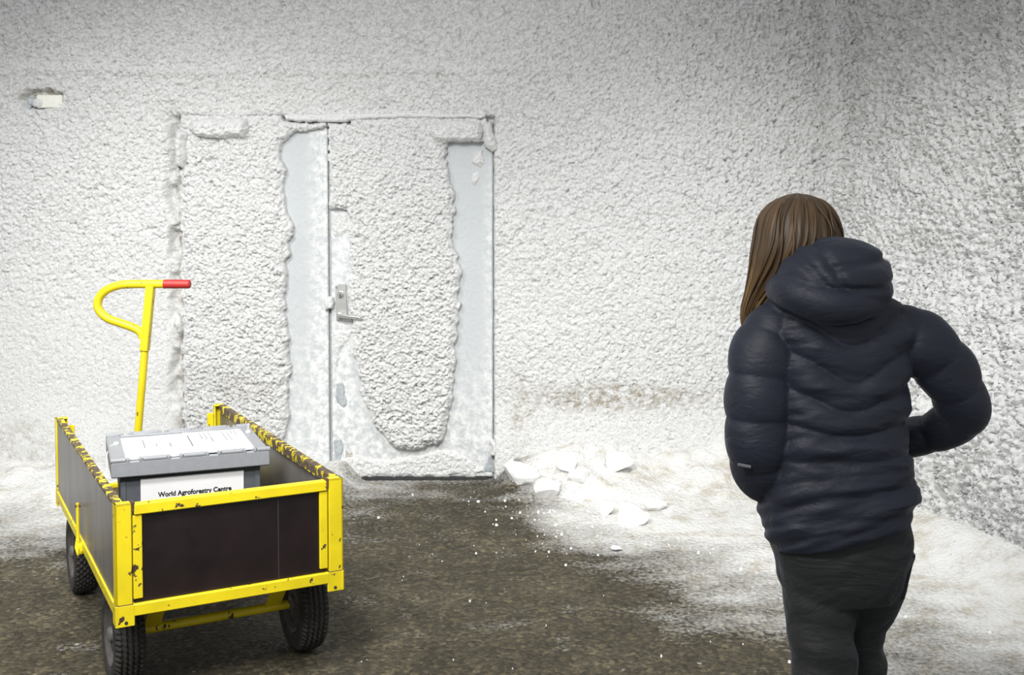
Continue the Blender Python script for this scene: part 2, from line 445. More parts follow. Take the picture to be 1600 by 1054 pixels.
def build_wall_back():
    res = 0.0064
    xs = np.arange(-4.2, 2.05, res); zs = np.arange(-0.06, 3.25, res)
    X, Z = np.meshgrid(xs, zs, indexing='ij')
    rough = 1.0 - 0.45 * smooth01(1.5, 0.7, Z) * smooth01(-0.9, -1.6, X) + 0.15 * smooth01(0.6, 1.6, X)
    rough = rough * (0.72 + 0.28 * smooth01(1.0, 2.0, Z))
    rough = rough * (1 - 0.45 * smooth01(0.62, 0.30, Z + 0.1 * vnoise(X, Z, 0.3, 17)))
    h = 0.045 + 0.03 * smooth01(0.5, 0.1, Z) + frost_height(X, Z, rough, 3) + 0.018 * fbm(X, Z, 0.9, 21, 3) + 0.008 * fbm(X, Z, 0.28, 25, 2)
    # faint horizontal ledge, buried cable lines
    h += 0.012 * smooth01(0.04, 0.0, np.abs(Z - wz_(112) + 0.012 * vnoise(X, Z, 0.3, 4))) * smooth01(0.9, -0.2, X)
    n = 0.012 * vnoise(X, Z, 0.05, 41) + 0.006 * vnoise(X, Z, 0.02, 42)
    # door recess
    inx = np.minimum(X - DX0 + n * 0.7, DX1 - X + n * 0.25)
    inz = DZ1 - Z + n * 0.3
    ins = np.minimum(inx, inz)
    rec = smooth01(0.0, 0.012, ins)
    h = h * (1 - rec) + (-0.035) * rec
    # ragged groove along the left jamb
    gx = X - (DX0 - 0.005) + 0.02 * vnoise(X, Z, 0.12, 51) + 0.012 * vnoise(X, Z, 0.04, 52)
    h -= 0.085 * smooth01(0.060, 0.006, np.abs(gx + 0.012)) * smooth01(DZ1 + 0.05, DZ1 - 0.10, Z) * smooth01(-0.5, 0.5, fbm(X, Z, 0.09, 53, 2))
    # furrow where the far corner is
    gx = X - 1.84 + 0.07 * vnoise(X, Z, 0.3, 54)
    h -= 0.03 * smooth01(0.1, 0.0, np.abs(gx))
    # hollow around the little box
    bx, bz = wx_(74), wz_(156)
    d = np.sqrt(((X - bx) / 0.125) ** 2 + ((Z - bz) / 0.062) ** 2) + 0.22 * vnoise(X, Z, 0.03, 55)
    h -= 0.06 * smooth01(1.15, 0.7, d)
    # buried conduits under the box (pale outlines)
    for px, p0, p1 in ((41, 150, 265), (130, 215, 275)):
        g = np.abs(X - wx_(px) + 0.01 * vnoise(X, Z, 0.1, px))
        h -= 0.014 * smooth01(0.014, 0.0, g) * (Z < wz_(p0)) * (Z > wz_(p1)) * (0.4 + 0.6 * vnoise(X, Z, 0.05, px + 1) ** 2 * 2)
    # sideways shove makes the lumps overhang a little
    jx = 0.004 * vnoise(X, Z, 0.018, 61) * (1 - rec); jz = 0.004 * vnoise(X, Z, 0.018, 62) * (1 - rec) - 0.18 * np.maximum(h - 0.05, 0) * (1 - rec)
    V = np.stack([X + jx, WALL_Y - h, Z + jz], -1).reshape(-1, 3)
    # brown tint: grime patches, plus shade painted into groove and box hollow
    g1 = smooth01(1.0, 0.2, np.sqrt(((X - wx_(960)) / 0.85) ** 2 + ((Z - wz_(618)) / 0.13) ** 2))
    g2 = 0.8 * smooth01(1.0, 0.1, np.sqrt(((X - wx_(815)) / 0.12) ** 2 + ((Z - wz_(640)) / 0.32) ** 2))
    g3 = 0.25 * smooth01(0.9, 2.2, X) * smooth01(0.9, 2.4, Z) + 0.10 * smooth01(1.6, 2.6, Z)  # tint denser towards the top and upper right
    g4 = 0.5 * smooth01(1.0, 0.3, np.sqrt(((X - wx_(40)) / 0.3) ** 2 + ((Z - wz_(690)) / 0.2) ** 2))
    g6 = 0.9 * smooth01(1.25, 0.7, np.sqrt(((X - wx_(74)) / 0.13) ** 2 + ((Z - wz_(150)) / 0.05) ** 2))  # shade painted into the hollow by the box
    g5 = 0.6 * smooth01(0.06, 0.0, np.abs(X - wx_(282))) * (Z < DZ1)  # shade painted along the left jamb groove
    tint = np.clip(np.maximum.reduce([g1, g2, g3, g4, g5, g6]), 0, 1)
    me = raw_mesh('wall_back', V, grid_quads(len(xs), len(zs)), {'tint': tint.reshape(-1)})
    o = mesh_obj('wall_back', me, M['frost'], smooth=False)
    return props(o, 'white frost-crusted back wall of the cold tunnel', kind='structure')
build_wall_back()

def build_wall_right():
    ns, nz = 520, 430
    S = np.linspace(0, 3.9, ns); Zs = np.linspace(-0.08, 3.25, nz)
    s, Z = np.meshgrid(S, Zs, indexing='ij')
    base = 1.47 + 0.41 * smooth01(0.0, 1.7, Z) + 0.10 * np.maximum(Z - 1.7, 0)
    X = base + 0.38 * s + 0.02 * s ** 2
    Y = 6.62 - s
    big = 0.075 * fbm(s, Z, 0.75, 71, 3) + 0.03 * fbm(s, Z, 0.22, 75, 2)
    # an overhanging ridge that climbs out of the frame at the right
    rid = (s - (1.35 + 0.35 * (1.9 - Z))) 
    big += 0.05 * smooth01(-0.05, 0.06, rid + 0.04 * vnoise(s, Z, 0.12, 79)) * smooth01(0.4, 0.8, Z)
    big -= 0.05 * smooth01(0.05, 0.0, np.abs(rid + 0.55 + 0.05 * vnoise(s, Z, 0.15, 80))) * smooth01(1.2, 0.6, Z)
    h = big + frost_height(s * 1.05, Z, 1.55, 83)
    nx, ny = -0.92, -0.38
    jz = 0.006 * vnoise(s, Z, 0.02, 91); js = 0.006 * vnoise(s, Z, 0.02, 92)
    V = np.stack([X + nx * h + js * 0.3, Y + ny * h + js, Z + jz], -1).reshape(-1, 3)
    tint = 0.30 * smooth01(0.9, 2.6, Z) + 0.35 * smooth01(0.2, 0.7, fbm(s, Z, 0.35, 95, 3)) * smooth01(0.9, 0.3, Z)  # tint denser towards the top, plus random patches low down
    me = raw_mesh('wall_right', V, grid_quads(ns, nz, flip=True), {'tint': np.clip(tint, 0, 1).reshape(-1)})
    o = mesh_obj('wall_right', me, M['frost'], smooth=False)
    return props(o, 'bulging frost-covered rock wall on the right of the tunnel', kind='structure')
build_wall_right()

def floor_z(X, Y):
    n = fbm(X, Y, 0.5, 133, 4)
    amp = np.interp(X, [-3.6, -1.95, -0.98, -0.88, -0.12, 0.0, 0.4, 2.2], [0.16, 0.13, 0.10, 0.0, 0.0, 0.12, 0.22, 0.22])
    bank = smooth01(5.75, 6.5, Y + 0.22 * n) ** 1.3 * amp * (1 + 0.35 * fbm(X, Y, 0.16, 137, 3))
    bank = bank + smooth01(0.42, 0.0, (1.50 + 0.40 * (6.62 - Y)) - X) * 0.13 * smooth01(2.4, 4.4, Y)
    return 0.003 * fbm(X, Y, 0.06, 121, 3) + 0.006 * fbm(X, Y, 0.5, 125, 2) + bank

def build_floor():
    res = 0.0138
    xs = np.arange(-4.2, 3.0, res); ys = np.arange(1.6, 6.62, res)
    X, Y = np.meshgrid(xs, ys, indexing='ij')
    bx = np.array([-3.6, -2.6, -2.0, -1.2, -0.95, -0.5, 0.0, 0.25, 0.6, 1.0, 1.5, 2.0, 3.0])
    by = np.array([5.05, 5.15, 5.35, 5.6, 6.2, 6.45, 6.15, 5.35, 4.8, 4.35, 4.0, 3.6, 3.2])
    B = np.interp(X, bx, by)
    n = fbm(X, Y, 0.7, 101, 5, 0.55)
    st = fbm(X * 0.45 + Y * 0.1, Y, 0.14, 108, 3)
    snow = 0.40 + 0.46 * (Y - B) + 0.40 * n + 0.20 * st
    snow = np.clip(snow, 0, 1.0)
    # pale frost film thinly scattered over the gravel
    snow = np.maximum(snow, 0.16 * smooth01(0.1, 0.6, fbm(X * 0.6, Y, 0.12, 113, 4)) + 0.06)
    Z = floor_z(X, Y) + np.clip(snow - 0.5, 0, 1) * 0.02 * (0.6 + 0.6 * fbm(X, Y, 0.12, 131, 3)) + 0.0012 * RNG.normal(size=X.shape) * (0.3 + snow)
    V = np.stack([X, Y, Z - 0.002], -1).reshape(-1, 3)
    me = raw_mesh('floor', V, grid_quads(len(xs), len(ys)), {'snow': snow.reshape(-1)})
    o = mesh_obj('floor', me, M['floor'])
    return props(o, 'frozen brown gravel floor whitening with snow towards the walls', kind='structure')
floor_o = build_floor()

# ------------------------------------------------------------------ frozen double door
DOOR_Y = WALL_Y + 0.004        # face of the door sheets
def poly_dist(px, pz, poly):
    """signed distance to polygon (positive inside)"""
    best = np.full(px.shape, 1e9); inside = np.zeros(px.shape, dtype=bool)
    n = len(poly)
    for i in range(n):
        x1, z1 = poly[i]; x2, z2 = poly[(i + 1) % n]
        ex, ez = x2 - x1, z2 - z1
        L = ex * ex + ez * ez + 1e-12
        t = np.clip(((px - x1) * ex + (pz - z1) * ez) / L, 0, 1)
        d = (px - x1 - t * ex) ** 2 + (pz - z1 - t * ez) ** 2
        best = np.minimum(best, d)
        c = ((z1 > pz) != (z2 > pz)) & (px < (x2 - x1) * (pz - z1) / (z2 - z1 + 1e-12) + x1)
        inside ^= c
    return np.sqrt(best) * np.where(inside, 1, -1)

def crust(name, pix, parent, thick=0.045, rough=1.0, ragged=0.014, y0=DOOR_Y, res=0.0052, mat='frost', seed=5, edge=0.55, tint=None, soft=0.035, pz_off=None):
    poly = [(wx_(a), wz_(b)) for a, b in pix]
    P = np.array(poly)
    x0, x1 = P[:, 0].min() - 0.03, P[:, 0].max() + 0.03
    z0, z1 = P[:, 1].min() - 0.03, P[:, 1].max() + 0.03
    xs = np.arange(x0, x1, res); zs = np.arange(z0, z1, res)
    X, Z = np.meshgrid(xs, zs, indexing='ij')
    qx = X + ragged * vnoise(X, Z, 0.05, seed) + 0.5 * ragged * vnoise(X, Z, 0.018, seed + 1)
    qz = Z + ragged * vnoise(X, Z, 0.05, seed + 2) + 0.5 * ragged * vnoise(X, Z, 0.018, seed + 3)
    d = poly_dist(qx, qz, poly)
    ins = d > 0
    k = np.clip(d / soft, 0, 1)
    h = thick * (edge + (1 - edge) * np.sqrt(k)) + frost_height(X, Z, rough, seed + 7) * (0.35 + 0.65 * k) - 0.012 * rough * (1 - k)
    h = np.where(ins, np.maximum(h, 0.004), -0.002)
    cell = ins[:-1, :-1] | ins[1:, :-1] | ins[:-1, 1:] | ins[1:, 1:]
    V = np.stack([X, y0 - h, Z - 0.15 * np.maximum(h - 0.02, 0)], -1).reshape(-1, 3)
    dd = np.zeros(X.shape) if tint is None else tint(X, Z)
    V, q, at_ = compact(V, grid_quads(len(xs), len(zs), cell), {'tint': dd.reshape(-1)})
    if parent is not None:
        V = V - np.array(parent.location)[None, :]
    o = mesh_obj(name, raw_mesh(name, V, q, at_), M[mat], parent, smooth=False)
    return o

def slab(name, pix, y_front, thick, mat, parent, bevel=0.003):
    (a, b, c, d) = pix
    x0, x1, z1, z0 = wx_(a), wx_(c), wz_(b), wz_(d)
    L = parent.location if parent else Vector((0, 0, 0))
    return MB().box(((x0 + x1) / 2 - L.x, y_front + thick / 2 - L.y, (z0 + z1) / 2 - L.z), (x1 - x0, thick, z1 - z0), bevel).obj(name, M[mat], parent)

door_left = empty('door_1', (wx_(400), WALL_Y, 0.0), 0, 'left leaf of the frozen double door, mostly buried under thick frost', kind='structure')
door_right = empty('door_2', (wx_(643), WALL_Y, 0.0), 0, 'right leaf of the frozen double door, with the lever handle', kind='structure')

def film_sheet(name, pix, parent, seed, rime):
    """thin door sheet with a fine frost skin"""
    a, b, c, d = pix
    x0, x1, z1, z0 = wx_(a), wx_(c), wz_(b), wz_(d)
    res = 0.0062
    xs = np.linspace(x0, x1, int((x1 - x0) / res)); zs = np.linspace(z0, z1, int((z1 - z0) / res))
    X, Z = np.meshgrid(xs, zs, indexing='ij')
    w, r = worley(X, Z, 0.016, seed)
    h = 0.0025 * (1 - w) * r + 0.004 * fbm(X, Z, 0.25, seed + 2, 3)
    # bowed streaks where the skin was scraped
    h += 0.0004 * np.sin((X * 1.0 + Z * 0.35 + 0.03 * vnoise(X, Z, 0.2, seed + 5)) * 190) * smooth01(0.2, 0.6, vnoise(X, Z, 0.35, seed + 6))
    e = np.minimum(np.minimum(X - x0, x1 - X), np.minimum(Z - z0, z1 - Z))
    h = h - 0.03 * smooth01(0.006, 0.0, e)
    V = np.stack([X, DOOR_Y - 0.004 - h, Z], -1).reshape(-1, 3) - np.array(parent.location)[None, :]
    return mesh_obj(name, raw_mesh(name, V, grid_quads(len(xs), len(zs)), {'tint': np.clip(rime(X, Z), 0, 1.6).reshape(-1)}), M['frost_fine'], parent)

slab('door_core', (286, 186, 513.5, 746), DOOR_Y, 0.03, 'bare_metal', door_left)
film_sheet('door_sheet', (286, 186, 513.7, 747), door_left, 141, lambda X, Z: 1.5 * smooth01(wx_(470), wx_(508), X) + 0.9 * smooth01(wz_(430), wz_(640), Z))
slab('door_core', (517, 190, 770.5, 745), DOOR_Y, 0.03, 'bare_metal', door_right)
film_sheet('door_sheet', (516.6, 190, 770.3, 745), door_right, 151, lambda X, Z: 1.5 * smooth01(wx_(560), wx_(540), X) + 1.4 * smooth01(wz_(520), wz_(680), Z) + 0.9 * smooth01(wx_(748), wx_(768), X) * smooth01(wz_(200), wz_(330), Z))
slab('bottom_gap_shade', (530, 744.5, 762, 751), DOOR_Y - 0.02, 0.03, 'dark', door_right)  # dark strip painted in for the shaded gap below the leaf

# thick crusts
cl = [(286, 176), (330, 174), (445, 177), (450, 189), (513, 191), (513, 199), (480, 203), (458, 212), (445, 226), (439, 236), (440, 250), (448, 264),
      (446, 300), (450, 330), (458, 356), (454, 372), (452, 396), (448, 430), (446, 460), (449, 500), (452, 540), (454, 585), (449, 600),
      (446, 622), (455, 646), (447, 668), (440, 690), (430, 760), (286, 760)]
crust('frost_crust', cl, door_left, 0.06, 1.0, edge=0.8, seed=161, tint=lambda X, Z: 0.6 * smooth01(1, 0.2, np.sqrt(((X - wx_(380)) / 0.25) ** 2 + ((Z - wz_(605)) / 0.10) ** 2)))
cr = [(517, 193), (548, 191), (550, 182), (600, 181), (700, 180), (750, 184), (762, 189), (768, 205), (757, 214), (752, 221), (698, 221), (699, 250), (703, 270), (708, 300), (712, 318), (706, 335), (705, 352),
      (711, 385), (721, 425), (718, 455), (716, 480), (713, 505), (715, 520), (709, 540), (712, 560), (708, 600), (709, 620), (702, 640), (698, 668), (688, 688), (660, 694),
      (640, 702), (622, 700), (605, 686), (590, 664), (580, 650), (570, 622), (563, 590), (556, 555), (550, 532), (552, 512), (549, 470), (544, 438), (549, 410),
      (548, 380), (547, 328), (517, 326)]
crust('frost_crust', cr, door_right, 0.06, 1.05, edge=0.8, seed=171)
for i, pp in enumerate(([(742, 238), (756, 232), (757, 256), (748, 262), (738, 254)], [(736, 268), (750, 266), (752, 278), (742, 290), (734, 284)],
                        [(700, 545), (707, 548), (706, 600), (700, 606)], [(520, 330), (546, 330), (545, 360), (536, 372), (520, 366)],
                        [(520, 512), (548, 514), (550, 530), (535, 545), (522, 600), (519, 560)],
                        [(519, 720), (545, 712), (600, 718), (690, 700), (740, 716), (758, 736), (740, 744), (520, 744)])):
    crust('frost_patch', pp, door_right, 0.012 if i else 0.022, 0.5, seed=181 + i * 5, ragged=0.010, soft=0.02)
# scraped bare patches
for i, pp in enumerate(([(519, 688), (530, 684), (535, 700), (530, 722), (523, 738), (518, 738)],
                        [(764, 712), (771, 708), (771, 738), (748, 740), (757, 728)],
                        [(523, 600), (534, 596), (540, 630), (534, 638), (525, 626)],
                        [(546, 460), (552, 470), (557, 488), (546, 490)])):
    crust('bare_patch', pp, door_right, 0.009, 0.05, ragged=0.008, mat='bare_metal', seed=211 + i * 5, soft=0.01)
crust('grime_patch', [(536, 700), (548, 705), (556, 720), (545, 722), (534, 712)], door_right, 0.012, 0.3, mat='frost', seed=236, tint=lambda X, Z: np.ones(X.shape))
# door closers buried in frost
crust('door_closer', [(308, 186), (345, 183), (394, 184), (397, 200), (390, 214), (350, 216), (318, 214), (304, 202)], door_left, 0.135, 0.8, seed=241, soft=0.03, edge=0.5, ragged=0.008)
crust('door_closer', [(676, 192), (720, 187), (752, 190), (756, 205), (750, 219), (700, 222), (680, 219), (672, 205)], door_right, 0.125, 0.8, seed=251, soft=0.03, edge=0.5, ragged=0.008)
# frosted hinges
crust('hinge', [(282, 205), (292, 200), (301, 206), (300, 230), (302, 250), (296, 264), (284, 258), (280, 230)], door_left, 0.125, 0.7, seed=261, soft=0.03, ragged=0.008)
crust('hinge', [(757, 190), (768, 191), (771, 205), (776, 215), (775, 232), (768, 236), (758, 228), (754, 208)], door_right, 0.095, 0.5, seed=271, soft=0.03, ragged=0.006)
crust('hinge', [(766, 684), (776, 686), (777, 707), (767, 709)], door_right, 0.07, 0.5, seed=281, soft=0.02, ragged=0.006)
crust('strike_box', [(506, 465), (520, 462), (524, 470), (523, 480), (508, 482)], door_left, 0.05, 0.3, seed=291, soft=0.012, ragged=0.005)
# header trim above the leaves
trim = crust('trim_1', [(449, 180), (520, 179), (545, 178), (590, 178), (660, 177), (758, 180), (758, 185), (600, 185), (560, 188), (545, 191), (470, 190), (452, 188)], None, 0.03, 0.22, y0=WALL_Y - 0.045, seed=295, soft=0.01, ragged=0.004, edge=0.7)
props(trim, 'narrow frosted header strip above the double door', kind='structure')

# lock plate and lever
LD = door_right.location
yh_ = DOOR_Y - 0.03 - LD.y
def dl(px, py, y): return Vector((wx_(px) - LD.x, y, wz_(py)))
p = MB().poly([dl(525, 446, yh_), dl(530, 443, yh_), dl(541, 444, yh_), dl(543, 497, yh_), dl(526, 499, yh_)], (0, 0.035, 0))
plate = p.obj('lock_plate', M['steel'], door_right)
MB().tube([dl(533, 459, yh_ - 0.018), dl(533, 459, yh_ + 0.01)], 0.017, 20).obj('key_cylinder', M['bright_steel'], plate)
MB().box(dl(533.5, 461, yh_ - 0.019), (0.006, 0.006, 0.018), 0.001).obj('keyhole', M['dark'], plate)
MB().tube([dl(527, 447.5, yh_ - 0.006), dl(527, 447.5, yh_ + 0.004)], 0.008, 10).obj('screw', M['bright_steel'], plate)
lv = MB().tube([dl(531, 490, yh_ + 0.005), dl(531, 490, yh_ - 0.05), dl(533, 490.3, yh_ - 0.058), dl(566, 494, yh_ - 0.058)], 0.0105, 14)
lever = set_auto_smooth(lv.obj('lever', M['bright_steel'], door_right))
MB().box(dl(543, 497, yh_ + 0.004), (0.055, 0.02, 0.02), 0.004).obj('lever_bracket', M['steel'], door_right)

# ------------------------------------------------------------------ small box sunk in the frost
bc = at(80, 159, WALL_Y - 0.03)
jb = empty('junction_box', bc, 0, 'small cream plastic box half buried in frost at upper left of the wall', 'junction box')
MB().box((0.0, 0, 0), (0.15, 0.06, 0.075), 0.006).obj('box_body', M['cream'], jb)
MB().box((-0.02, -0.032, -0.002), (0.004, 0.004, 0.07), 0.001).obj('lid_seam', M['white_plastic'], jb)
MB().box((-0.105, 0.005, 0.0), (0.06, 0.05, 0.05), 0.01).box((-0.125, -0.005, -0.03), (0.025, 0.03, 0.03), 0.006).obj('cable_gland', M['bare_metal'], jb)
def lump_mesh(name, sx, sy, sz, seed, angular=0.5, sub=3, flat=True):
    bm = bmesh.new(); bmesh.ops.create_icosphere(bm, subdivisions=sub, radius=1.0)
    rg = np.random.default_rng(seed)
    planes = [(Vector(rg.normal(size=3)).normalized(), 0.42 + 0.3 * rg.random()) for _ in range(12)]
    for v in bm.verts:
        c = v.co.copy()
        for nrm, dd in planes:
            k = c.dot(nrm)
            if k > dd: c -= nrm * (k - dd) * angular
        c *= 1 + 0.05 * float(vnoise(np.array([c.x * 3 + seed]), np.array([c.y * 3 + c.z * 2]), 0.7, seed % 50)[0])
        v.co = Vector((c.x * sx, c.y * sy, c.z * sz))
    zmin = min(v.co.z for v in bm.verts)
    for v in bm.verts:
        v.co.z -= zmin
        if flat and v.co.z < sz * 0.22: v.co.z = sz * 0.22
    for v in bm.verts: v.co.z -= sz * 0.22 if flat else 0
    me = bpy.data.meshes.new(name); bm.to_mesh(me); bm.free()
    return me
o = mesh_obj('frost_cap', lump_mesh('frost_cap', 0.045, 0.04, 0.036, 5), M['frost'], jb); o.location = (-0.070, -0.012, -0.032)

# ------------------------------------------------------------------ broken snow lumps by the door
def ground(px, py):
    d = 6.0
    for _ in range(30):
        g = at(px, py, d)
        # solve for floor height at about 0.02
        if abs(g.z - 0.02) < 1e-4: break
        d = d * (EYE - 0.02) / max(EYE - g.z, 0.05)
    return at(px, py, d)

lumps = [  # px, py of base, width, depth, height, yaw, label, tilt
    (990, 812, 0.105, 0.09, 0.085, 0.1, 'block-shaped white snow lump at the front of the debris heap beside the door', 0.05),
    (846, 776, 0.095, 0.08, 0.085, 0.6, 'wedge-shaped white snow lump, nearest the door among the floor debris', 0.3),
    (812, 752, 0.12, 0.10, 0.10, 0.2, 'large rounded snow lump against the wall beside the door hinge', 0.0),
    (880, 748, 0.09, 0.08, 0.075, 1.1, 'mid-sized snow lump behind the wedge-shaped one, against the wall', 0.2),
    (905, 770, 0.075, 0.07, 0.05, 0.3, 'low flat snow lump between the wedge and the tilted piece', 0.1),
    (962, 762, 0.11, 0.09, 0.09, 0.8, 'tilted pale snow lump leaning at the middle of the debris', 0.35),
    (945, 795, 0.07, 0.06, 0.06, 1.7, 'small snow lump left of the block-shaped lump', 0.1),
    (1022, 790, 0.08, 0.07, 0.055, 0.5, 'snow lump resting just behind and right of the block-shaped lump', 0.15),
    (962, 853, 0.045, 0.035, 0.014, 0.2, 'thin white snow flake lying alone on the grey floor', 0.0),
    (1050, 770, 0.06, 0.05, 0.04, 2.0, 'rightmost little snow lump of the debris by the wall', 0.1),
]
for i, (px, py, sx, sy, sz, yaw, lab, tilt) in enumerate(lumps):
    g = ground(px, py)
    o = mesh_obj('snow_lump', lump_mesh('snow_lump', sx, sy, sz, 300 + i * 7, 1.0, 3), M['snow'], smooth=False)
    gy = min(g.y, 6.22)
    z = float(floor_z(np.array([g.x]), np.array([gy]))[0])
    o.location = (g.x, gy, z - (0.012 if i != 8 else 0.0)); o.rotation_euler = (tilt * 0.5, tilt * 0.4, yaw)
    props(o, lab, 'snow lump', 'snow lumps broken off beside the door')
# tiny crumbs: uncountable
V = []; Q = []
for k in range(330):
    if k < 270:
        px, py = RNG.normal(930, 90), RNG.normal(790, 34)
    else:
        px, py = RNG.uniform(0, 1600), RNG.uniform(800, 1040)
    if py < 745 or px < 560: continue
    g = ground(px, py); r = 0.002 + 0.009 * RNG.random() ** 4
    if g.y > 6.3 or g.x > 1.35 + 0.38 * (6.6 - g.y) : continue
    fz = float(floor_z(np.array([g.x]), np.array([g.y]))[0])
    b0 = len(V); a = RNG.random() * 6.28
    for q in range(4): V.append((g.x + r * math.cos(a + q * 1.57) * (0.7 + 0.5 * RNG.random()), g.y + r * math.sin(a + q * 1.57), fz - 0.004))
    zt = r * 0.7 + 0.002
    for q in range(4): V.append((g.x + 0.6 * r * math.cos(a + q * 1.57), g.y + 0.6 * r * math.sin(a + q * 1.57), fz + zt * (0.7 + 0.3 * RNG.random())))
    Q += [(b0 + q, b0 + (q + 1) % 4, b0 + 4 + (q + 1) % 4, b0 + 4 + q) for q in range(4)] + [(b0 + 4, b0 + 5, b0 + 6, b0 + 7)]
o = mesh_obj('snow_crumbs', raw_mesh('snow_crumbs', np.array(V), np.array(Q)), M['snow'], smooth=False)
o.parent = floor_o
props(o, kind='stuff')

# ------------------------------------------------------------------ hand cart
CX, CY, CYAW = -1.2224, 3.3454, 0.4965
CW, CL = 0.738, 1.647
Z_LUG, Z_POST0, Z_TOP = 0.310, 0.378, 0.694
cart = empty('hand_cart', (CX, CY, 0), CYAW, 'yellow framed hand cart with dark plywood sides and four rubber tyred wheels', 'cart')
cart_inv = (Matrix.Translation((CX, CY, 0)) @ Matrix.Rotation(CYAW, 4, 'Z')).inverted()
PW = 0.050
# deck and rails
MB().box((CW / 2, CL / 2, 0.352), (CW - 0.06, CL - 0.06, 0.018), 0.002).obj('deck', M['ply'], cart)
def rail(a, b, size):
    c = [(a[i] + b[i]) / 2 for i in range(3)]; s = [max(abs(a[i] - b[i]), size[i]) for i in range(3)]
    return MB().box(c, s, 0.003).obj('frame_rail', M['yellow'], cart)
rail((PW, 0.014, 0.358), (CW - PW, 0.014, 0.358), (0, 0.030, 0.038))
rail((PW, CL - 0.014, 0.358), (CW - PW, CL - 0.014, 0.358), (0, 0.030, 0.038))
rail((0.014, PW, 0.358), (0.014, CL - PW, 0.358), (0.030, 0, 0.038))
rail((CW - 0.014, PW, 0.358), (CW - 0.014, CL - PW, 0.358), (0.030, 0, 0.038))
for x0 in (0, 1):
    for y0 in (0, 1):
        sx = -1 if x0 else 1; sy = -1 if y0 else 1
        ox, oy = x0 * CW, y0 * CL
        # bottom bracket: angle iron with a lug and a bolt hole
        lug = MB().box((ox + sx * 0.027, oy + sy * 0.003, 0.344), (0.058, 0.008, 0.068), 0.002)
        lug.box((ox + sx * 0.003, oy + sy * 0.027, 0.344), (0.008, 0.058, 0.068), 0.002)
        lug.box((ox + sx * 0.027, oy + sy * 0.027, 0.358), (0.05, 0.05, 0.04), 0.002)
        lo = lug.obj('corner_bracket', M['yellow'], cart)
        MB().cyl((ox + sx * 0.030, oy - sy * 0.0025, 0.323), (ox + sx * 0.030, oy + sy * 0.004, 0.323), 0.0055, 12).obj('bolt_hole', M['dark'], lo)
        # corner post: folded channel
        po = MB().box((ox + sx * PW / 2, oy + sy * 0.004, (Z_POST0 + Z_TOP) / 2), (PW, 0.008, Z_TOP - Z_POST0), 0.002)
        po.box((ox + sx * 0.004, oy + sy * 0.020, (Z_POST0 + Z_TOP) / 2), (0.008, 0.040, Z_TOP - Z_POST0), 0.002)
        po.box((ox + sx * (PW - 0.003), oy + sy * 0.018, (Z_POST0 + Z_TOP) / 2 - 0.004), (0.006, 0.034, Z_TOP - Z_POST0 - 0.01), 0.002)
        po.box((ox + sx * PW / 2, oy + sy * 0.020, Z_TOP - 0.003), (PW, 0.040, 0.006), 0.002)
        po.obj('corner_post', M['yellow'], cart)
        MB().box((ox + sx * 0.026, oy + sy * 0.021, Z_POST0), (0.0525, 0.0425, 0.0045), 0.001).obj('rust_seam', M['rust'], lo)
# side panels: film plywood with a worn painted cap on top
for x0 in (0, 1):
    sx = -1 if x0 else 1; ox = x0 * CW
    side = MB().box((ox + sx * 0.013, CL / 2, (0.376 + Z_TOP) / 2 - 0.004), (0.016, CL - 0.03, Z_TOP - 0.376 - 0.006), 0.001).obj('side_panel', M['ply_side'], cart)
    cap = MB().box((ox + sx * 0.016, CL / 2, Z_TOP - 0.006), (0.028, CL - 0.085, 0.016), 0.003)
    cap.box((ox + sx * 0.0285, CL / 2, Z_TOP - 0.018), (0.004, CL - 0.085, 0.032), 0.001)
    cap.obj('top_cap', M['yellow_worn'], side)
# front tailboard with steel edging
fb = MB().box((CW / 2, 0.020, 0.524), (CW - 0.116, 0.014, 0.296), 0.001).obj('front_panel', M['ply'], cart)
MB().box((CW / 2, 0.014, 0.674), (CW - 0.116, 0.034, 0.034), 0.003).obj('top_bar', M['yellow'], fb)
for sx, ox in ((1, 0), (-1, CW)):
    MB().box((ox + sx * 0.069, 0.008, 0.523), (0.026, 0.010, 0.262), 0.002).box((ox + sx * 0.057, 0.016, 0.523), (0.006, 0.026, 0.262), 0.002).obj('edge_strip', M['yellow'], fb)
    MB().box((ox + sx * 0.055, 0.012, 0.683), (0.010, 0.026, 0.032), 0.002).obj('pivot_lug', M['rust'], fb)
# joint line in the tailboard
MB().box((CW * 0.70, 0.0125, 0.524), (0.003, 0.002, 0.29)).obj('board_joint', M['dark'], fb)
# far end posts of the missing tailboard
for sx, ox in ((1, 0), (-1, CW)):
    MB().box((ox + sx * 0.066, CL - 0.012, 0.52), (0.026, 0.016, 0.27), 0.002).obj('end_strip', M['yellow'], cart)
# latch rod on the near side
lt = MB().tube([(-0.012, 0.80, 0.515), (-0.012, 0.80, 0.375)], 0.006, 10)
lt.tube([(-0.012, 0.80, 0.385), (-0.018, 0.797, 0.35), (-0.012, 0.785, 0.325), (-0.004, 0.78, 0.335)], 0.0075, 10)
lt.box((-0.006, 0.80, 0.35), (0.016, 0.05, 0.03), 0.003)
latch = set_auto_smooth(lt.obj('latch_rod', M['yellow'], cart))
MB().tube([(0.0, 0.80, 0.505), (-0.021, 0.80, 0.505)], 0.006, 8).obj('bolt', M['rust'], latch)

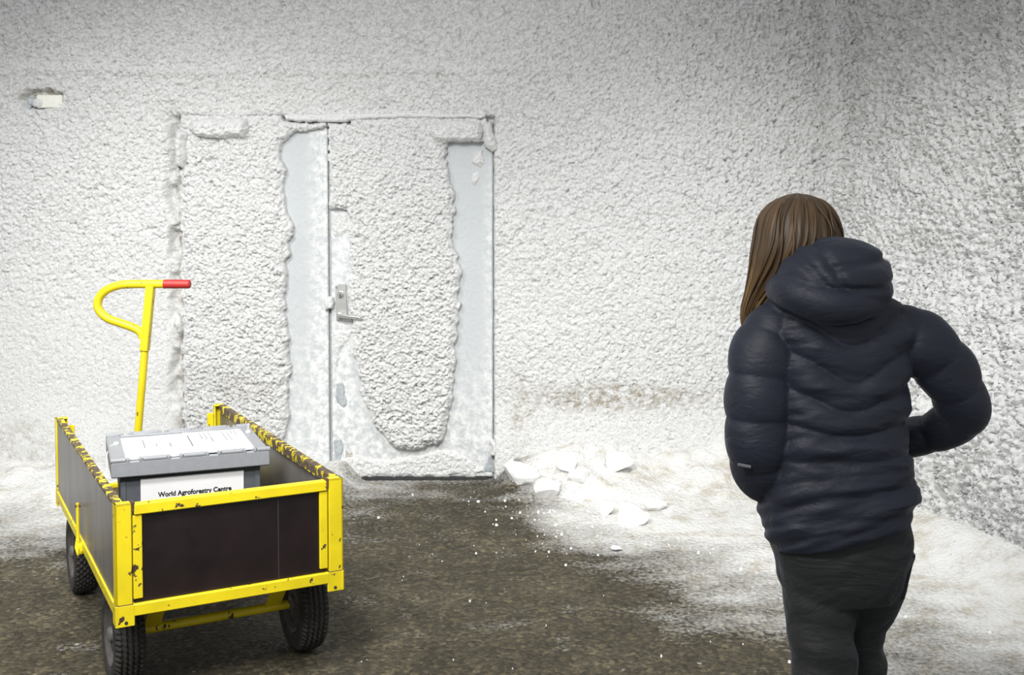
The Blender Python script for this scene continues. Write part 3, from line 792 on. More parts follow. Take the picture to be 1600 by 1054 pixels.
# wheels
WR, WT = 0.172, 0.100
def tyre_mesh(kind):
    prof = []          # (axial, radius) around the tyre section, closed
    for k in range(1921):
        a = 2 * math.pi * k / 1920
        ca, sa = math.cos(a), math.sin(a)
        ax = 0.5 * WT * math.copysign(abs(sa) ** 0.55, sa)
        rr = WR - 0.037 + 0.037 * math.copysign(abs(ca) ** 0.55, ca)
        prof.append((ax, rr))
    prof = np.array(prof); nt_ = 300; NP = 96
    arc = np.concatenate([[0], np.cumsum(np.linalg.norm(np.diff(prof, axis=0), axis=1))])
    u_ = np.linspace(0, arc[-1], NP + 1)[:-1]
    prof = np.column_stack([np.interp(u_, arc, prof[:, 0]), np.interp(u_, arc, prof[:, 1])])
    th = np.arange(nt_) * 2 * math.pi / nt_
    T, K = np.meshgrid(th, np.arange(NP), indexing='ij')
    A = prof[K, 0]; Rr = prof[K, 1]
    tread = smooth01(WR - 0.018, WR - 0.008, Rr)
    s = T * WR
    if kind == 0:      # zig-zag ribs
        zz = 0.004 * np.abs(((s / 0.020) % 1.0) * 2 - 1)
        g = np.minimum.reduce([np.abs(A - 0.027 - zz + 0.002), np.abs(A - 0.009 - zz + 0.002), np.abs(A + 0.009 - zz + 0.002), np.abs(A + 0.027 - zz + 0.002)])
        cross = np.abs((((s + 0.25 * np.abs(A)) / 0.0195) % 1.0) - 0.5) * 0.0195
        groove = np.maximum(smooth01(0.0042, 0.0020, g), smooth01(0.0040, 0.002, cross) * (np.abs(A) > 0.020))
    else:              # diamond blocks
        u = ((s + A) / 0.026) % 1.0; v = ((s - A) / 0.026) % 1.0
        groove = np.maximum(smooth01(0.15, 0.08, np.minimum(u, 1 - u)), smooth01(0.15, 0.08, np.minimum(v, 1 - v)))
    Rr = Rr - 0.0105 * groove * tread
    A = A * (1 - 0.02 * groove * tread)
    V = np.stack([A, Rr * np.cos(T), Rr * np.sin(T)], -1).reshape(-1, 3)
    i = np.arange(nt_)[:, None]; j = np.arange(NP)[None, :]
    q = np.stack([i * NP + j, ((i + 1) % nt_) * NP + j, ((i + 1) % nt_) * NP + (j + 1) % NP, i * NP + (j + 1) % NP], -1).reshape(-1, 4)
    me = raw_mesh('tyre', V, q)
    return me
tyres = [tyre_mesh(0), tyre_mesh(1)]
for t in tyres:
    t.materials.append(M['rubber'])
    t.polygons.foreach_set('use_smooth', np.ones(len(t.polygons), dtype=bool))
def lathe_x(mb, prof, seg=36):
    rings = [[mb.bm.verts.new((a, r * math.cos(2 * math.pi * k / seg), r * math.sin(2 * math.pi * k / seg))) for k in range(seg)] for a, r in prof]
    for p_, q_ in zip(rings, rings[1:]):
        for k in range(seg): mb.bm.faces.new((p_[k], p_[(k + 1) % seg], q_[(k + 1) % seg], q_[k]))
    mb.bm.faces.new(rings[0]); mb.bm.faces.new(rings[-1][::-1])
    return mb
for (v_, u_, kind, steer) in ((0.072, 0.34, 0, 0.0), (0.700, 0.34, 0, 0.0), (0.072, 1.364, 1, 0.0), (0.690, 1.364, 1, 0.0)):
    w = empty('wheel', (v_, u_, WR - 0.002), steer); w.parent = cart
    t = bpy.data.objects.new('tyre', tyres[kind]); COL.objects.link(t); t.parent = w
    rm = lathe_x(MB(), [(-0.036, 0.020), (-0.036, 0.055), (-0.022, 0.085), (-0.040, 0.096), (-0.046, 0.104), (0.046, 0.104), (0.040, 0.096), (0.022, 0.085), (0.036, 0.055), (0.036, 0.020)])
    set_auto_smooth(rm.obj('rim', M['rim'], w))
    hb = lathe_x(MB(), [(-0.050, 0.012), (-0.050, 0.018), (-0.044, 0.026), (0.044, 0.026), (0.050, 0.018), (0.050, 0.012)], 20)
    set_auto_smooth(hb.obj('hub', M['hub'], w))
# axles with flat hangers
for u_ in (0.34, 1.364):
    ax = MB().cyl((0.125, u_, WR - 0.004), (0.648, u_, WR - 0.004), 0.0165, 18)
    axo = set_auto_smooth(ax.obj('axle', M['yellow_tube'], cart))
    for v_ in (0.165, 0.585):
        sgn = -1 if u_ < 0.8 else 1
        MB().poly([(v_ - 0.028, u_ - 0.012, WR), (v_ + 0.028, u_ - 0.012, WR), (v_ + 0.028, u_ + sgn * 0.17 - 0.01, 0.345), (v_ - 0.028, u_ + sgn * 0.17 - 0.01, 0.345)], (0, 0.010, 0)).obj('hanger', M['yellow_tube'], axo)
# tow handle at the far end
def HL(px, py, d): return cart_inv @ at(px, py, d)
HD = 5.02
pole = MB().tube([HL(207.5, 735, HD), HL(216, 670, HD), HL(226.5, 545, HD)], 0.0175, 16)
pole.tube([HL(206, 752, HD), HL(207, 742, HD - 0.002)], 0.024, 16)
tow = set_auto_smooth(pole.obj('tow_handle', M['yellow_tube'], cart))
tb = MB().tube([HL(207, 745, HD), Vector((0.40, CL - 0.1, 0.19)), Vector((0.38, 1.364, WR - 0.004))], 0.018, 12)
set_auto_smooth(tb.obj('drawbar', M['yellow_tube'], tow))
a_, b_ = at(236, 441, HD), at(226, 548, HD)
dirv = (a_ - b_).normalized()
rot = dirv.to_track_quat('Z', 'Y').to_matrix()
mb = MB().box((0, 0, 0), (0.044, 0.036, (a_ - b_).length), 0.004, rot)
bmesh.ops.translate(mb.bm, vec=(a_ + b_) / 2, verts=mb.bm.verts)
mb.obj('stem', M['yellow_tube'], tow, xf=cart_inv)
path = catmull([(258, 443.5), (235, 443.5), (205, 443.8), (186, 445.5), (168, 452), (156, 463), (152.5, 477), (158, 489), (170, 498), (188, 504.5), (204, 510), (215, 515), (221, 521), (223, 528)], 60)
set_auto_smooth(MB().tube([HL(x, y, HD) for x, y in path], 0.0195, 16).obj('loop', M['yellow_tube'], tow))
gp = MB().tube([HL(255.5, 443.6, HD), HL(256, 443.6, HD), HL(294, 443.6, HD), HL(296.5, 443.6, HD), HL(297.5, 443.6, HD)], [0.018, 0.0205, 0.0205, 0.0195, 0.015], 18)
set_auto_smooth(gp.obj('grip', M['red'], tow), 50)

# ------------------------------------------------------------------ grey storage crate
KX, KY, KYAW, KW, KD = -1.4254, 3.873, 0.3869, 0.561, 0.496
KZ1, KH, KZ0 = 0.708, 0.057, 0.3615
crate = empty('storage_crate', (KX, KY, KZ0), KYAW, 'grey plastic lidded crate with paper labels riding in the hand cart', 'crate')
TOPZ = KZ1 - KZ0
ins, tap = 0.030, 0.022
bm = bmesh.new()
def ring(x0, y0, x1, y1, z): return [bm.verts.new(p) for p in ((x0, y0, z), (x1, y0, z), (x1, y1, z), (x0, y1, z))]
r0 = ring(ins + tap, ins + tap, KW - ins - tap, KD - ins - tap, 0.0)
r1 = ring(ins, ins, KW - ins, KD - ins, TOPZ - KH + 0.01)
for k in range(4): bm.faces.new((r0[k], r0[(k + 1) % 4], r1[(k + 1) % 4], r1[k]))
bm.faces.new(r0[::-1]); bm.faces.new(r1)
bmesh.ops.bevel(bm, geom=bm.edges[:], offset=0.008, segments=2, affect='EDGES')
me = bpy.data.meshes.new('crate_body'); bm.to_mesh(me); bm.free()
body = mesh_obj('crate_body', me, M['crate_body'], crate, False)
# corner ribs of the body
for x in (ins + 0.012, KW - ins - 0.012):
    MB().box((x, ins + 0.006, TOPZ - KH - 0.06), (0.020, 0.010, 0.13), 0.002).obj('corner_rib', M['crate_body'], body)
# lid rim: hollow collar with a chamfered lower edge
lid = MB()
zc = TOPZ - KH / 2 - 0.004
lid.box((KW / 2, 0.010, zc), (KW, 0.020, KH), 0.004)
lid.box((KW / 2, KD - 0.010, zc), (KW, 0.020, KH), 0.004)
lid.box((0.010, KD / 2, zc), (0.020, KD - 0.03, KH), 0.004)
lid.box((KW - 0.010, KD / 2, zc), (0.020, KD - 0.03, KH), 0.004)
lid.box((KW / 2, KD / 2, TOPZ - 0.014), (KW - 0.03, KD - 0.03, 0.012), 0.002)
lid.box((KW / 2, 0.024, TOPZ - KH + 0.004), (KW - 0.05, 0.024, 0.010), 0.002)
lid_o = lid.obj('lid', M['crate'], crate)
# raised end frames and rear bead
for x in (0.028, KW - 0.036):
    MB().box((x, KD / 2, TOPZ - 0.006), (0.052 if x < 0.1 else 0.068, KD - 0.05, 0.010), 0.003).obj('end_frame', M['crate'], lid_o)
MB().box((KW / 2, KD - 0.050, TOPZ - 0.002), (KW - 0.10, 0.016, 0.016), 0.004).obj('rear_bead', M['crate'], lid_o)
for fr, y in ((((0.0, .088), (.195, .34), (.445, .58), (.685, .82), (.915, 1.0)), 0.008), (((0.0, .09), (.18, .35), (.42, .58), (.66, .83), (.90, 1.0)), KD - 0.010)):
    for a, b in fr:
        x0, x1 = a * KW, b * KW
        k = MB().tube([(x0, y, TOPZ + 0.000), (x1, y, TOPZ + 0.000)], 0.0095, 12)
        k.box(((x0 + x1) / 2, y + (0.010 if y < 0.1 else -0.010), TOPZ - 0.001), (x1 - x0, 0.020, 0.012), 0.002)
        set_auto_smooth(k.obj('hinge_knuckle', M['crate'], lid_o))
    for (a, b), (c, d) in zip(fr, fr[1:]):
        for x in (b * KW + 0.008, c * KW - 0.008):
            MB().box((x, y + (0.004 if y < 0.1 else -0.004), TOPZ - 0.001), (0.013, 0.026, 0.015), 0.003).obj('hinge_lug', M['crate'], lid_o)
# papers on the lid, with two columns of small print across them
def sheet(name, x0, y0, x1, y1, z, parent, seed):
    xs = np.linspace(x0, x1, 30); ys = np.linspace(y0, y1, 30)
    X, Y = np.meshgrid(xs, ys, indexing='ij')
    Z = z + 0.0022 * fbm(X, Y, 0.12, seed, 3)
    top = np.stack([X, Y, Z], -1).reshape(-1, 3)
    o_ = mesh_obj(name, raw_mesh(name, top, grid_quads(30, 30)), M['paper'], parent)
    md = o_.modifiers.new('thickness', 'SOLIDIFY'); md.thickness = 0.0012; md.offset = -1
    return o_
sheetA = sheet('paper_sheet', 0.052, 0.022, 0.292, KD - 0.062, TOPZ - 0.0015, crate, 401)
sheetB = sheet('paper_sheet', 0.284, 0.022, 0.512, KD - 0.066, TOPZ + 0.0015, crate, 402)
pr = MB(); rnd = random.Random(3)
zz = TOPZ + 0.0050
for x in (0.345, 0.362, 0.379, 0.432, 0.449, 0.466, 0.480):
    y = KD - 0.105
    ln = rnd.choice((0.02, 0.07, 0.11, 0.13))
    yy = y
    while yy > y - ln - 0.06:
        seg_ = rnd.uniform(0.004, 0.012)
        pr.box((x + 0.0 , yy - seg_ / 2, zz), (0.0034, seg_, 0.0008)); yy -= seg_ + 0.008
props(pr.obj('small_print', M['ink_grey'], sheetB), kind='stuff')
pr = MB()
for x, y0, y1 in ((0.128, 0.20, 0.34), (0.172, 0.20, 0.25), (0.222, 0.19, 0.25)):
    yy = y1
    while yy > y0:
        seg_ = rnd.uniform(0.006, 0.014); pr.box((x, yy - seg_ / 2, TOPZ + 0.0026), (0.004, seg_, 0.0008)); yy -= seg_ + 0.006
props(pr.obj('small_print', M['ink_grey'], sheetA), kind='stuff')
MB().box((0.297, 0.25, TOPZ + 0.0048), (0.0045, 0.20, 0.0008)).obj('printed_rule', M['ink_grey'], sheetB)
# front label and its lettering (the front wall leans by the taper)
lean = math.atan2(tap, TOPZ - KH + 0.01)
fl = bpy.data.objects.new('front_label', None)
lab_m = MB().box((0, 0, 0), (0.366, 0.0016, 0.230), 0.0)
lab = lab_m.obj('front_label', M['paper'], crate)
bpy.data.objects.remove(fl)
lab.rotation_euler = (lean, 0, 0)
lab.location = (0.284, ins + 0.5 * tap - 0.0030 - 0.002, TOPZ - KH - 0.020 - 0.115)
def text_mesh(name, body_, size, bold=0.0):
    cu = bpy.data.curves.new('lettering_curve', 'FONT'); cu.body = body_; cu.size = size; cu.offset = bold
    cu.align_x = 'CENTER'; cu.extrude = 0.0004; cu.resolution_u = 4
    to = bpy.data.objects.new('lettering_curve', cu); COL.objects.link(to)
    bpy.context.view_layer.update()
    me_ = bpy.data.meshes.new_from_object(to.evaluated_get(bpy.context.evaluated_depsgraph_get()))
    bpy.data.objects.remove(to); bpy.data.curves.remove(cu)
    me_.name = name
    return me_
tm = text_mesh('lettering', 'World Agroforestry Centre', 0.0268, 0.0009)
xs_ = [v.co.x for v in tm.vertices]; sc = 0.262 / (max(xs_) - min(xs_))
for v in tm.vertices: v.co = Vector((v.co.x * sc, v.co.y * sc * 1.1, v.co.z))
tm.materials.clear()
tx = mesh_obj('lettering', tm, M['ink'], lab, False)
tx.rotation_euler = (math.pi / 2, 0, 0); tx.location = (0.008, -0.0012, 0.115 - 0.072)
# cable ties
for x, y in ((0.030, 0.30), (KW - 0.030, KD - 0.16)):
    z = MB().box((x, y, TOPZ + 0.004), (0.018, 0.014, 0.012), 0.003)
    if x > 0.2: z.tube([(x, y, TOPZ + 0.006), (x + 0.001, y, TOPZ + 0.040)], 0.0016, 6)
    else: z.tube([(x, y, TOPZ + 0.004), (x - 0.022, y - 0.01, TOPZ - 0.002), (x - 0.034, y - 0.02, TOPZ - 0.03), (x - 0.036, y - 0.04, TOPZ - 0.10), (x - 0.05, y - 0.09, TOPZ - 0.15)], 0.0016, 6)
    z.obj('cable_tie', M['white_plastic'], crate)

# ------------------------------------------------------------------ person seen from behind
PDEP = 3.0
PSC = F_PX / PDEP
PX0 = (1310 - 800) / PSC
person = empty('person', (PX0, PDEP, 0), 0, 'person in navy quilted jacket with hood, seen from behind, hands in pockets', 'person')
def lx(px): return (px - 1310) / PSC
def lz(py): return EYE - (py - HORIZON) / PSC
def lp(px, py, y): return np.array(at(px, py, PDEP + y) - Vector((PX0, PDEP, 0)))

def loft(keys, n, seg, rad_fn=None, power=2.3, capb=True, capt=True):
    """keys rows: x, y, z, half width, half depth; rings are horizontal"""
    K = catmull(keys, n)
    th = np.arange(seg) * 2 * math.pi / seg
    c, s = np.cos(th), np.sin(th)
    e = 2.0 / power
    ux = np.sign(c) * np.abs(c) ** e; uy = np.sign(s) * np.abs(s) ** e
    X = K[:, 0:1] + K[:, 3:4] * ux[None]; Y = K[:, 1:2] + K[:, 4:5] * uy[None]; Z = np.repeat(K[:, 2:3], seg, 1)
    TH = np.repeat(th[None], n, 0)
    if rad_fn is not None:
        X, Y, Z = rad_fn(X, Y, Z, TH, ux[None], uy[None], K)
    V = np.stack([X, Y, Z], -1).reshape(-1, 3)
    i = np.arange(n - 1)[:, None]; j = np.arange(seg)[None]
    q = np.stack([i * seg + j, i * seg + (j + 1) % seg, (i + 1) * seg + (j + 1) % seg, (i + 1) * seg + j], -1).reshape(-1, 4)
    faces = q.tolist()
    if capb: faces.append(list(range(seg))[::-1])
    if capt: faces.append([(n - 1) * seg + k for k in range(seg)])
    return V, faces

def limb(path, radii, n, seg, disp=None, squash=1.0):
    P = catmull(path, n); R = catmull([[r] for r in radii], n)[:, 0]
    T = np.gradient(P, axis=0); T /= np.linalg.norm(T, axis=1)[:, None]
    up = np.array([0, 1.0, 0.01]); V = []
    arc = np.concatenate([[0], np.cumsum(np.linalg.norm(np.diff(P, axis=0), axis=1))])
    for i in range(n):
        u = up - T[i] * up.dot(T[i]); u /= np.linalg.norm(u); w = np.cross(T[i], u); up = u
        for k in range(seg):
            a = 2 * math.pi * k / seg
            r = R[i] * (1 + (disp(arc[i], a) if disp else 0))
            V.append(P[i] + (u * math.cos(a) * squash + w * math.sin(a)) * r)
    V = np.array(V)
    i = np.arange(n - 1)[:, None]; j = np.arange(seg)[None]
    q = np.stack([i * seg + j, i * seg + (j + 1) % seg, (i + 1) * seg + (j + 1) % seg, (i + 1) * seg + j], -1).reshape(-1, 4).tolist()
    q.append(list(range(seg))[::-1]); q.append([(n - 1) * seg + k for k in range(seg)])
    return V, q

def ball(c, r, seg=24, rings=16, fn=None):
    th = np.linspace(0, math.pi, rings)[1:-1]; V = []
    for t in th:
        for k in range(seg):
            a = 2 * math.pi * k / seg
            V.append([math.sin(t) * math.cos(a), math.sin(t) * math.sin(a), math.cos(t)])
    V = np.array(V + [[0, 0, 1], [0, 0, -1]])
    f = []
    nr = rings - 2
    for i in range(nr - 1):
        for k in range(seg):
            f.append([i * seg + k, (i + 1) * seg + k, (i + 1) * seg + (k + 1) % seg, i * seg + (k + 1) % seg])
    for k in range(seg):
        f.append([nr * seg, k, (k + 1) % seg]); f.append([nr * seg + 1, (nr - 1) * seg + (k + 1) % seg, (nr - 1) * seg + k])
    V = V * np.array(r)[None]
    if fn: V = fn(V)
    return V + np.array(c)[None], f

def fuse(name, pieces, mat, parent, voxel=0.005, smooth_it=4, attr=None):
    vs_, fs = [], []; off = 0
    for V, F in pieces:
        vs_ += [tuple(v) for v in V]; fs += [[i + off for i in f] for f in F]; off += len(V)
    me_ = bpy.data.meshes.new(name); me_.from_pydata(vs_, [], fs)
    o_ = bpy.data.objects.new(name, me_); COL.objects.link(o_)
    bm_ = bmesh.new(); bm_.from_mesh(me_); bmesh.ops.recalc_face_normals(bm_, faces=bm_.faces); bm_.to_mesh(me_); bm_.free()
    r = o_.modifiers.new('remesh', 'REMESH'); r.mode = 'VOXEL'; r.voxel_size = voxel
    s = o_.modifiers.new('smooth', 'SMOOTH'); s.factor = 0.5; s.iterations = smooth_it
    bpy.context.view_layer.update()
    m2 = bpy.data.meshes.new_from_object(o_.evaluated_get(bpy.context.evaluated_depsgraph_get()))
    bpy.data.objects.remove(o_); bpy.data.meshes.remove(me_)
    m2.name = name
    m2.materials.clear()
    return mesh_obj(name, m2, mat, parent, True)

# --- jacket
def torso_fn(X, Y, Z, TH, ux, uy, K):
    x = X - K[:, 0:1]
    back = np.clip(-uy, 0, 1)
    zc_ = Z.copy()
    dip = 0.085 * back * np.exp(-(x / 0.11) ** 2) * smooth01(0.9, 1.15, Z)
    tiltz = 0.05 * (x / 0.2) * smooth01(1.0, 0.75, Z)
    ph = ((Z + dip - 0.74) / 0.098)
    fr = ph - np.floor(ph)
    puff = 0.021 * (np.abs(np.sin(math.pi * fr)) ** 0.5) - 0.010
    puff = puff * (0.45 + 0.55 * smooth01(0.85, 1.1, Z) * (0.8 + 0.4 * vnoise(X + 2, Z, 0.2, 511))) * smooth01(0.73, 0.78, Z) * smooth01(1.42, 1.33, Z)
    wr_ = 0.011 * fbm(X * 0.7 + 3, Z * 3.2 + Y, 0.11, 501, 3) * (1 + 0.5 * smooth01(1.1, 0.9, Z)) + 0.004 * fbm(TH * 0.12, Z * 1.3, 0.05, 505, 2)
    d = puff + wr_
    l = np.sqrt(ux ** 2 + uy ** 2)
    return X + d * ux / l, Y + d * uy / l, Z + tiltz
tk = [(835, 1321, 110, .150), (815, 1320, 116, .156), (790, 1318, 117, .158), (750, 1315, 112, .155), (700, 1313, 108, .150), (640, 1314, 106, .148), (580, 1316, 108, .150),
      (530, 1316, 113, .148), (495, 1312, 112, .135), (470, 1305, 96, .118), (450, 1296, 68, .10), (432, 1288, 48, .08)]
keys = [(lx(c), 0.02 + 0.02 * (835 - y) / 400, lz(y), h / PSC, d) for y, c, h, d in tk]
torso = loft(keys, 260, 160, torso_fn, 2.5)
def sleeve_disp(seam, amp, ph0=0.0):
    def fn(s, a):
        f_ = ((s + ph0) / seam) % 1.0
        return amp * (abs(math.sin(math.pi * f_)) ** 0.5 - 0.6) + 0.02 * math.sin(a * 3 + s * 40)
    return fn
left_sleeve = limb([lp(1240, 515, 0.04), lp(1208, 525, 0.02), lp(1190, 575, 0.0), lp(1185, 640, -0.01), lp(1186, 700, 0.0), lp(1198, 740, 0.06), lp(1218, 742, 0.14), lp(1250, 738, 0.19)],
                   [0.075, 0.090, 0.091, 0.089, 0.087, 0.080, 0.072, 0.05], 170, 48, sleeve_disp(0.110, 0.13, 0.03))
right_sleeve = limb([lp(1385, 520, 0.03), lp(1420, 527, 0.02), lp(1464, 560, 0.02), lp(1496, 610, 0.03), lp(1503, 648, 0.06), lp(1470, 670, 0.11), lp(1430, 682, 0.15), lp(1385, 694, 0.17)],
                    [0.072, 0.088, 0.084, 0.074, 0.068, 0.058, 0.055, 0.05], 170, 48, sleeve_disp(0.105, 0.13, 0.05))
jacket = fuse('jacket', [torso, left_sleeve, right_sleeve], M['jacket'], person, 0.0045, 3)
jacket['label'] = 'navy quilted puffer jacket'
# --- hood lying on the shoulders
def hood_fn(V):
    x, y, z = V[:, 0], V[:, 1], V[:, 2]
    xs_, zs_ = x / 0.165, z / 0.115
    d = 0.006 * fbm(x + 1, z * 1.6 + y, 0.09, 521, 3)
    # stitched seams and drawn-in folds
    for z0, sl, w_ in ((0.045, 0.10, 0.010), (-0.018, 0.06, 0.009), (-0.070, -0.02, 0.010)):
        g = np.exp(-((z - z0 - sl * x - 0.25 * x * x) / w_) ** 2) * smooth01(-0.12, 0.02, x)
        d = d - 0.012 * g
    g = np.exp(-((x + 0.035 + 0.5 * (z - 0.02)) / 0.014) ** 2); d = d - 0.010 * g
    g = np.exp(-((x + 0.085 + 0.7 * (z - 0.02)) / 0.014) ** 2); d = d - 0.007 * g
    l = np.linalg.norm(V, axis=1)[:, None]
    V = V + V / l * d[:, None]
    # sag: lower right heavier, flat where it lies on the back
    V[:, 2] -= 0.20 * np.maximum(V[:, 0], 0) ** 1 * (V[:, 2] < 0) * 0.3
    return V
hood_ball = ball(lp(1306, 437, -0.055), (0.152, 0.140, 0.114), 120, 90, hood_fn)
hood_roll = limb([lp(1228, 470, 0.10), lp(1220, 452, 0.0), lp(1244, 458, -0.10), lp(1300, 476, -0.15), lp(1348, 470, -0.12), lp(1372, 452, -0.02), lp(1366, 445, 0.09)],
                 [0.03, 0.042, 0.050, 0.052, 0.048, 0.040, 0.028], 90, 32)
hood = fuse('hood', [hood_ball, hood_roll], M['jacket'], jacket, 0.0045, 2)
hood['label'] = 'padded hood folded down'
tagm = MB().box((0, 0, 0), (0.036, 0.003, 0.008), 0.001).obj('sleeve_tag', M['tag'], jacket)
tagm.location = lp(1163, 727, -0.078); tagm.rotation_euler = (0.0, 0.12, -0.35)
# --- trousers
def trouser_fn(X, Y, Z, TH, ux, uy, K):
    d = 0.010 * fbm(X + 5 + Y, Z * 2.0 - X * 1.1, 0.16, 541, 3)
    return X + d * ux, Y + d * uy, Z
hk = [(945, 1322, 84, .105), (915, 1323, 96, .125), (880, 1323, 106, .138), (840, 1322, 111, .142), (800, 1320, 106, .138), (770, 1318, 98, .125)]
hips = loft([(lx(c), 0.03, lz(y), h / PSC, d) for y, c, h, d in hk], 60, 90, trouser_fn, 2.4)
def leg_disp(ph):
    def fn(s, a):
        return 0.05 * math.sin(a * 2 + s * 23 + ph) * math.sin(s * 31 + ph) + 0.03 * math.sin(s * 61 + a)
    return fn
lleg = limb([lp(1272, 850, 0.03), lp(1277, 930, 0.02), lp(1284, 1000, 0.0), lp(1290, 1060, -0.02), lp(1290, 1130, -0.05), lp(1288, 1205, -0.07)],
            [0.098, 0.096, 0.090, 0.086, 0.084, 0.082], 110, 40, leg_disp(0.4))
rleg = limb([lp(1370, 850, 0.04), lp(1356, 920, 0.06), lp(1332, 985, 0.12), lp(1334, 1060, 0.16), lp(1342, 1125, 0.18), lp(1345, 1180, 0.20)],
            [0.104, 0.100, 0.088, 0.094, 0.092, 0.086], 110, 40, leg_disp(1.9))
trs = fuse('trousers', [hips, lleg, rleg], M['trousers'], person, 0.0055, 3)
trs['label'] = 'loose charcoal outdoor trousers'
fp = MB().box((0, 0, 0), (0.012, 0.11, 0.13), 0.004).obj('pocket_flap', M['trousers'], trs)
fp.location = lp(1408, 892, 0.03); fp.rotation_euler = (0, 0.22, 0)
# --- boots
for px, y, zt in ((1288, -0.07, 0), (1345, 0.22, 0)):
    x = lx(px)
    shaft = limb([(x, y, 0.17), (x, y + 0.005, 0.10), (x, y + 0.02, 0.05)], [0.062, 0.060, 0.058], 20, 24)
    foot = ball((x, y + 0.075, 0.045), (0.052, 0.155, 0.055), 28, 18, lambda V: np.column_stack([V[:, 0], V[:, 1], np.maximum(V[:, 2], -0.040)]))
    bo = fuse('boot', [shaft, foot], M['boot'], person, 0.006, 2)
    MB().box((x, y + 0.07, 0.009), (0.095, 0.29, 0.016), 0.006).obj('sole', M['dark'], bo)
# --- body under the clothes: one continuous mesh, head turned down to the left
HC = lp(1255, 372, 0.085)
def head_fn(V):
    x, y, z = V[:, 0].copy(), V[:, 1].copy(), V[:, 2].copy()
    k = np.clip(-z / 0.115, 0, 1)
    x *= 1 - 0.28 * k ** 1.5
    y = np.where(y > 0, y * (1 - 0.10 * k), y * (1 - 0.35 * k))
    face = np.clip(y / 0.09, 0, 1)
    y += 0.022 * np.exp(-(x / 0.013) ** 2 - ((z + 0.022) / 0.020) ** 2) * face       # nose
    y += 0.008 * np.exp(-(x / 0.010) ** 2 - ((z - 0.0) / 0.025) ** 2) * face
    y -= 0.010 * (np.exp(-((x - 0.031) / 0.015) ** 2 - ((z - 0.004) / 0.012) ** 2) + np.exp(-((x + 0.031) / 0.015) ** 2 - ((z - 0.004) / 0.012) ** 2)) * face
    y += 0.006 * np.exp(-(x / 0.020) ** 2 - ((z + 0.058) / 0.008) ** 2) * face        # lips
    y += 0.008 * np.exp(-(x / 0.020) ** 2 - ((z + 0.092) / 0.014) ** 2) * face        # chin
    return np.column_stack([x, y, z])
head = ball((0, 0, 0), (0.074, 0.092, 0.115), 60, 44, head_fn)
ear = [ball((s_ * 0.074, -0.004, -0.008), (0.010, 0.020, 0.030), 14, 10) for s_ in (-1, 1)]
Rh = np.array(Matrix.Rotation(0.25, 3, 'Z') @ Matrix.Rotation(-0.30, 3, 'X') @ Matrix.Rotation(-0.12, 3, 'Y'))
pieces = [((V @ Rh.T) + HC[None], F) for V, F in [head] + ear]
pieces.append(limb([HC + np.array([0.0, -0.02, -0.03]), lp(1278, 425, 0.05), lp(1300, 470, 0.035), lp(1312, 540, 0.03), lp(1314, 700, 0.03), lp(1318, 830, 0.03)], [0.05, 0.052, 0.066, 0.095, 0.085, 0.09], 60, 24))
for shp, prt in (([lp(1240, 492, 0.035), lp(1195, 560, 0.0), lp(1186, 690, 0.0), lp(1205, 736, 0.08), lp(1240, 738, 0.17)], -1), ([lp(1390, 498, 0.035), lp(1465, 565, 0.02), lp(1492, 640, 0.06), lp(1440, 674, 0.13), lp(1400, 688, 0.165)], 1)):
    pieces.append(limb([lp(1312, 500, 0.03)] + shp, [0.05, 0.05, 0.042, 0.038, 0.034, 0.026], 50, 16))
    w0 = shp[-1]; dv = shp[-1] - shp[-2]; dv = dv / np.linalg.norm(dv)
    inw = np.array([-prt * 0.7, 0.15, -0.5]); inw /= np.linalg.norm(inw)
    side_ = np.cross(inw, [0, 1, 0]); side_ /= np.linalg.norm(side_)
    palm = w0 + inw * 0.045
    pieces.append(limb([w0, w0 + inw * 0.03, w0 + inw * 0.075], [0.024, 0.032, 0.034], 14, 16, None, 0.5))
    for fi, (off, ln) in enumerate(((-0.026, 0.058), (-0.009, 0.068), (0.009, 0.064), (0.025, 0.050))):
        b0 = w0 + inw * 0.07 + side_ * off
        pieces.append(limb([b0, b0 + inw * ln * 0.5, b0 + inw * ln + np.array([0, -0.02, 0])], [0.0085, 0.008, 0.0065], 10, 10))
    b0 = w0 + inw * 0.02 + side_ * -0.03
    pieces.append(limb([b0, b0 + inw * 0.025 - side_ * 0.022, b0 + inw * 0.055 - side_ * 0.026], [0.011, 0.010, 0.008], 10, 10))
for path, rr in (([lp(1315, 800, 0.03), lp(1277, 900, 0.02), lp(1286, 1020, -0.01), lp(1289, 1120, -0.05), lp(1288, 1215, -0.07)], 0), ([lp(1320, 800, 0.03), lp(1352, 910, 0.06), lp(1330, 1010, 0.14), lp(1340, 1110, 0.20), lp(1345, 1190, 0.22)], 0)):
    pieces.append(limb(path, [0.08, 0.075, 0.058, 0.05, 0.036], 50, 18))
body_o = fuse('body', pieces, M['skin'], person, 0.005, 2)
M['eye'] = plain('eye_white', (0.8, 0.8, 0.78), 0.2, var=0.02, bstr=0)
for s_ in (-1, 1):
    V, F_ = ball((0, 0, 0), (0.011, 0.011, 0.011), 16, 12)
    c_ = Rh @ np.array([s_ * 0.031, 0.076, 0.004]) + HC
    me = bpy.data.meshes.new('eye'); me.from_pydata([tuple(v) for v in V + c_[None]], [], F_); mesh_obj('eye', me, M['eye'], body_o)
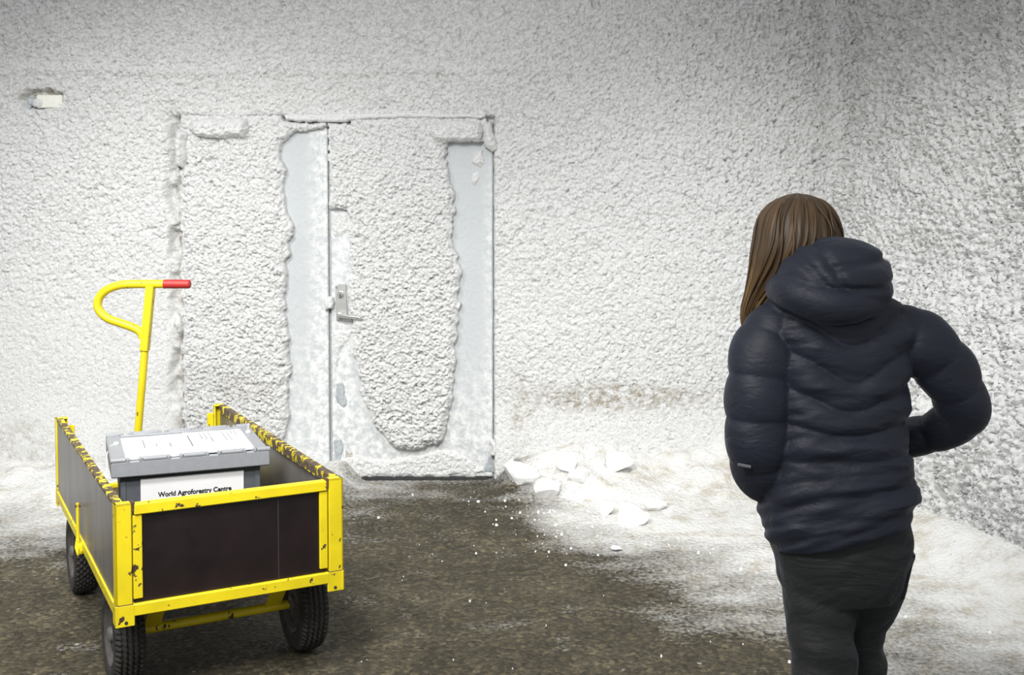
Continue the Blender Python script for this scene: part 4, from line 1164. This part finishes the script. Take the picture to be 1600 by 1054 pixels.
# --- hair: long and loose, swept over the left shoulder
hk = [(301, 1256, 4, .012, .070), (306, 1257, 24, .045, .070), (316, 1257, 42, .075, .070), (332, 1256, 56, .098, .070), (352, 1256, 64, .112, .066), (375, 1256, 68, .118, .062),
      (398, 1250, 66, .112, .060), (420, 1238, 56, .096, .062), (442, 1222, 43, .074, .068), (462, 1208, 32, .056, .078), (482, 1197, 25, .045, .086), (502, 1190, 19, .036, .09), (520, 1186, 12, .024, .092), (534, 1184, 4, .008, .094)]
def hair_fn(X, Y, Z, TH, ux, uy, K):
    t = smooth01(1.66, 1.40, Z)
    tw = TH + 0.5 * (1.645 - Z) 
    g = 0.55 * np.sin(tw * 17 + 2.0 * np.sin(Z * 14)) + 0.45 * np.sin(tw * 41 + 3.0 * np.sin(Z * 9 + 1)) + 0.5 * vnoise(tw * 0.5, Z * 0.25, 0.03, 561)
    amp = 0.0012 + 0.003 * t
    amp = amp * smooth01(0.0, 0.03, K[:, 3:4])
    part = -0.006 * np.exp(-((X - lx(1262)) / 0.008) ** 2) * smooth01(1.56, 1.63, Z)
    return X + (g * amp + part) * ux, Y + (g * amp + part) * uy, Z
Vh, Fh = loft([(lx(c), yy, lz(y), h / PSC, d) for y, c, h, d, yy in hk], 220, 240, hair_fn, 2.0)
me = bpy.data.meshes.new('hair'); me.from_pydata([tuple(v) for v in Vh], [], Fh)
tht = np.tile(np.arange(240) * 2 * math.pi / 240, 220); zt_ = Vh[:, 2]
tw = tht + 0.5 * (1.645 - zt_)
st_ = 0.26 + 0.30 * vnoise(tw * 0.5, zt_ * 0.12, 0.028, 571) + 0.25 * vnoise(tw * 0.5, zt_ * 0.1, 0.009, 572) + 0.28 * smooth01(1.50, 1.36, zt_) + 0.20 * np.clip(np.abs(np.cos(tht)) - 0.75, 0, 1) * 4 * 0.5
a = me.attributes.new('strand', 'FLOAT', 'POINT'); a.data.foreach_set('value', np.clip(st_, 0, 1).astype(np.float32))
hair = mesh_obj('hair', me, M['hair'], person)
hair['label'] = 'long light brown hair falling over the left shoulder'
# loose locks
rl = random.Random(9)
for k in range(14):
    ang = rl.uniform(math.pi * 0.85, math.pi * 1.65) if k < 9 else rl.uniform(1.55 * math.pi, 1.95 * math.pi)
    pts, rs = [], []
    zs_end = rl.uniform(0.72, 1.0) if k < 9 else rl.uniform(0.36, 0.44)
    KK = catmull([(lx(c), yy, lz(y), h / PSC, d) for y, c, h, d, yy in hk], 100)
    for q in range(14):
        t = 0.12 + (zs_end - 0.12) * q / 13
        r_ = KK[min(99, int(t * 99))]
        an = ang + 0.25 * math.sin(q * 0.4 + k) * 0.4 - 0.5 * (1.645 - r_[2]) * 0.3
        w_ = 1.015 + 0.03 * (q / 13)
        pts.append((r_[0] + r_[3] * w_ * math.cos(an), r_[1] + r_[4] * w_ * math.sin(an), r_[2]))
        rs.append(0.0030 * math.sin(math.pi * (0.06 + 0.9 * q / 13)) + 0.0008)
    lk = MB().tube(pts, rs, 8).obj('lock', M['hair'], hair, True)
    av = lk.data.attributes.new('strand', 'FLOAT', 'POINT')
    av.data.foreach_set('value', np.full(len(lk.data.vertices), rl.uniform(0.15, 0.6), dtype=np.float32))
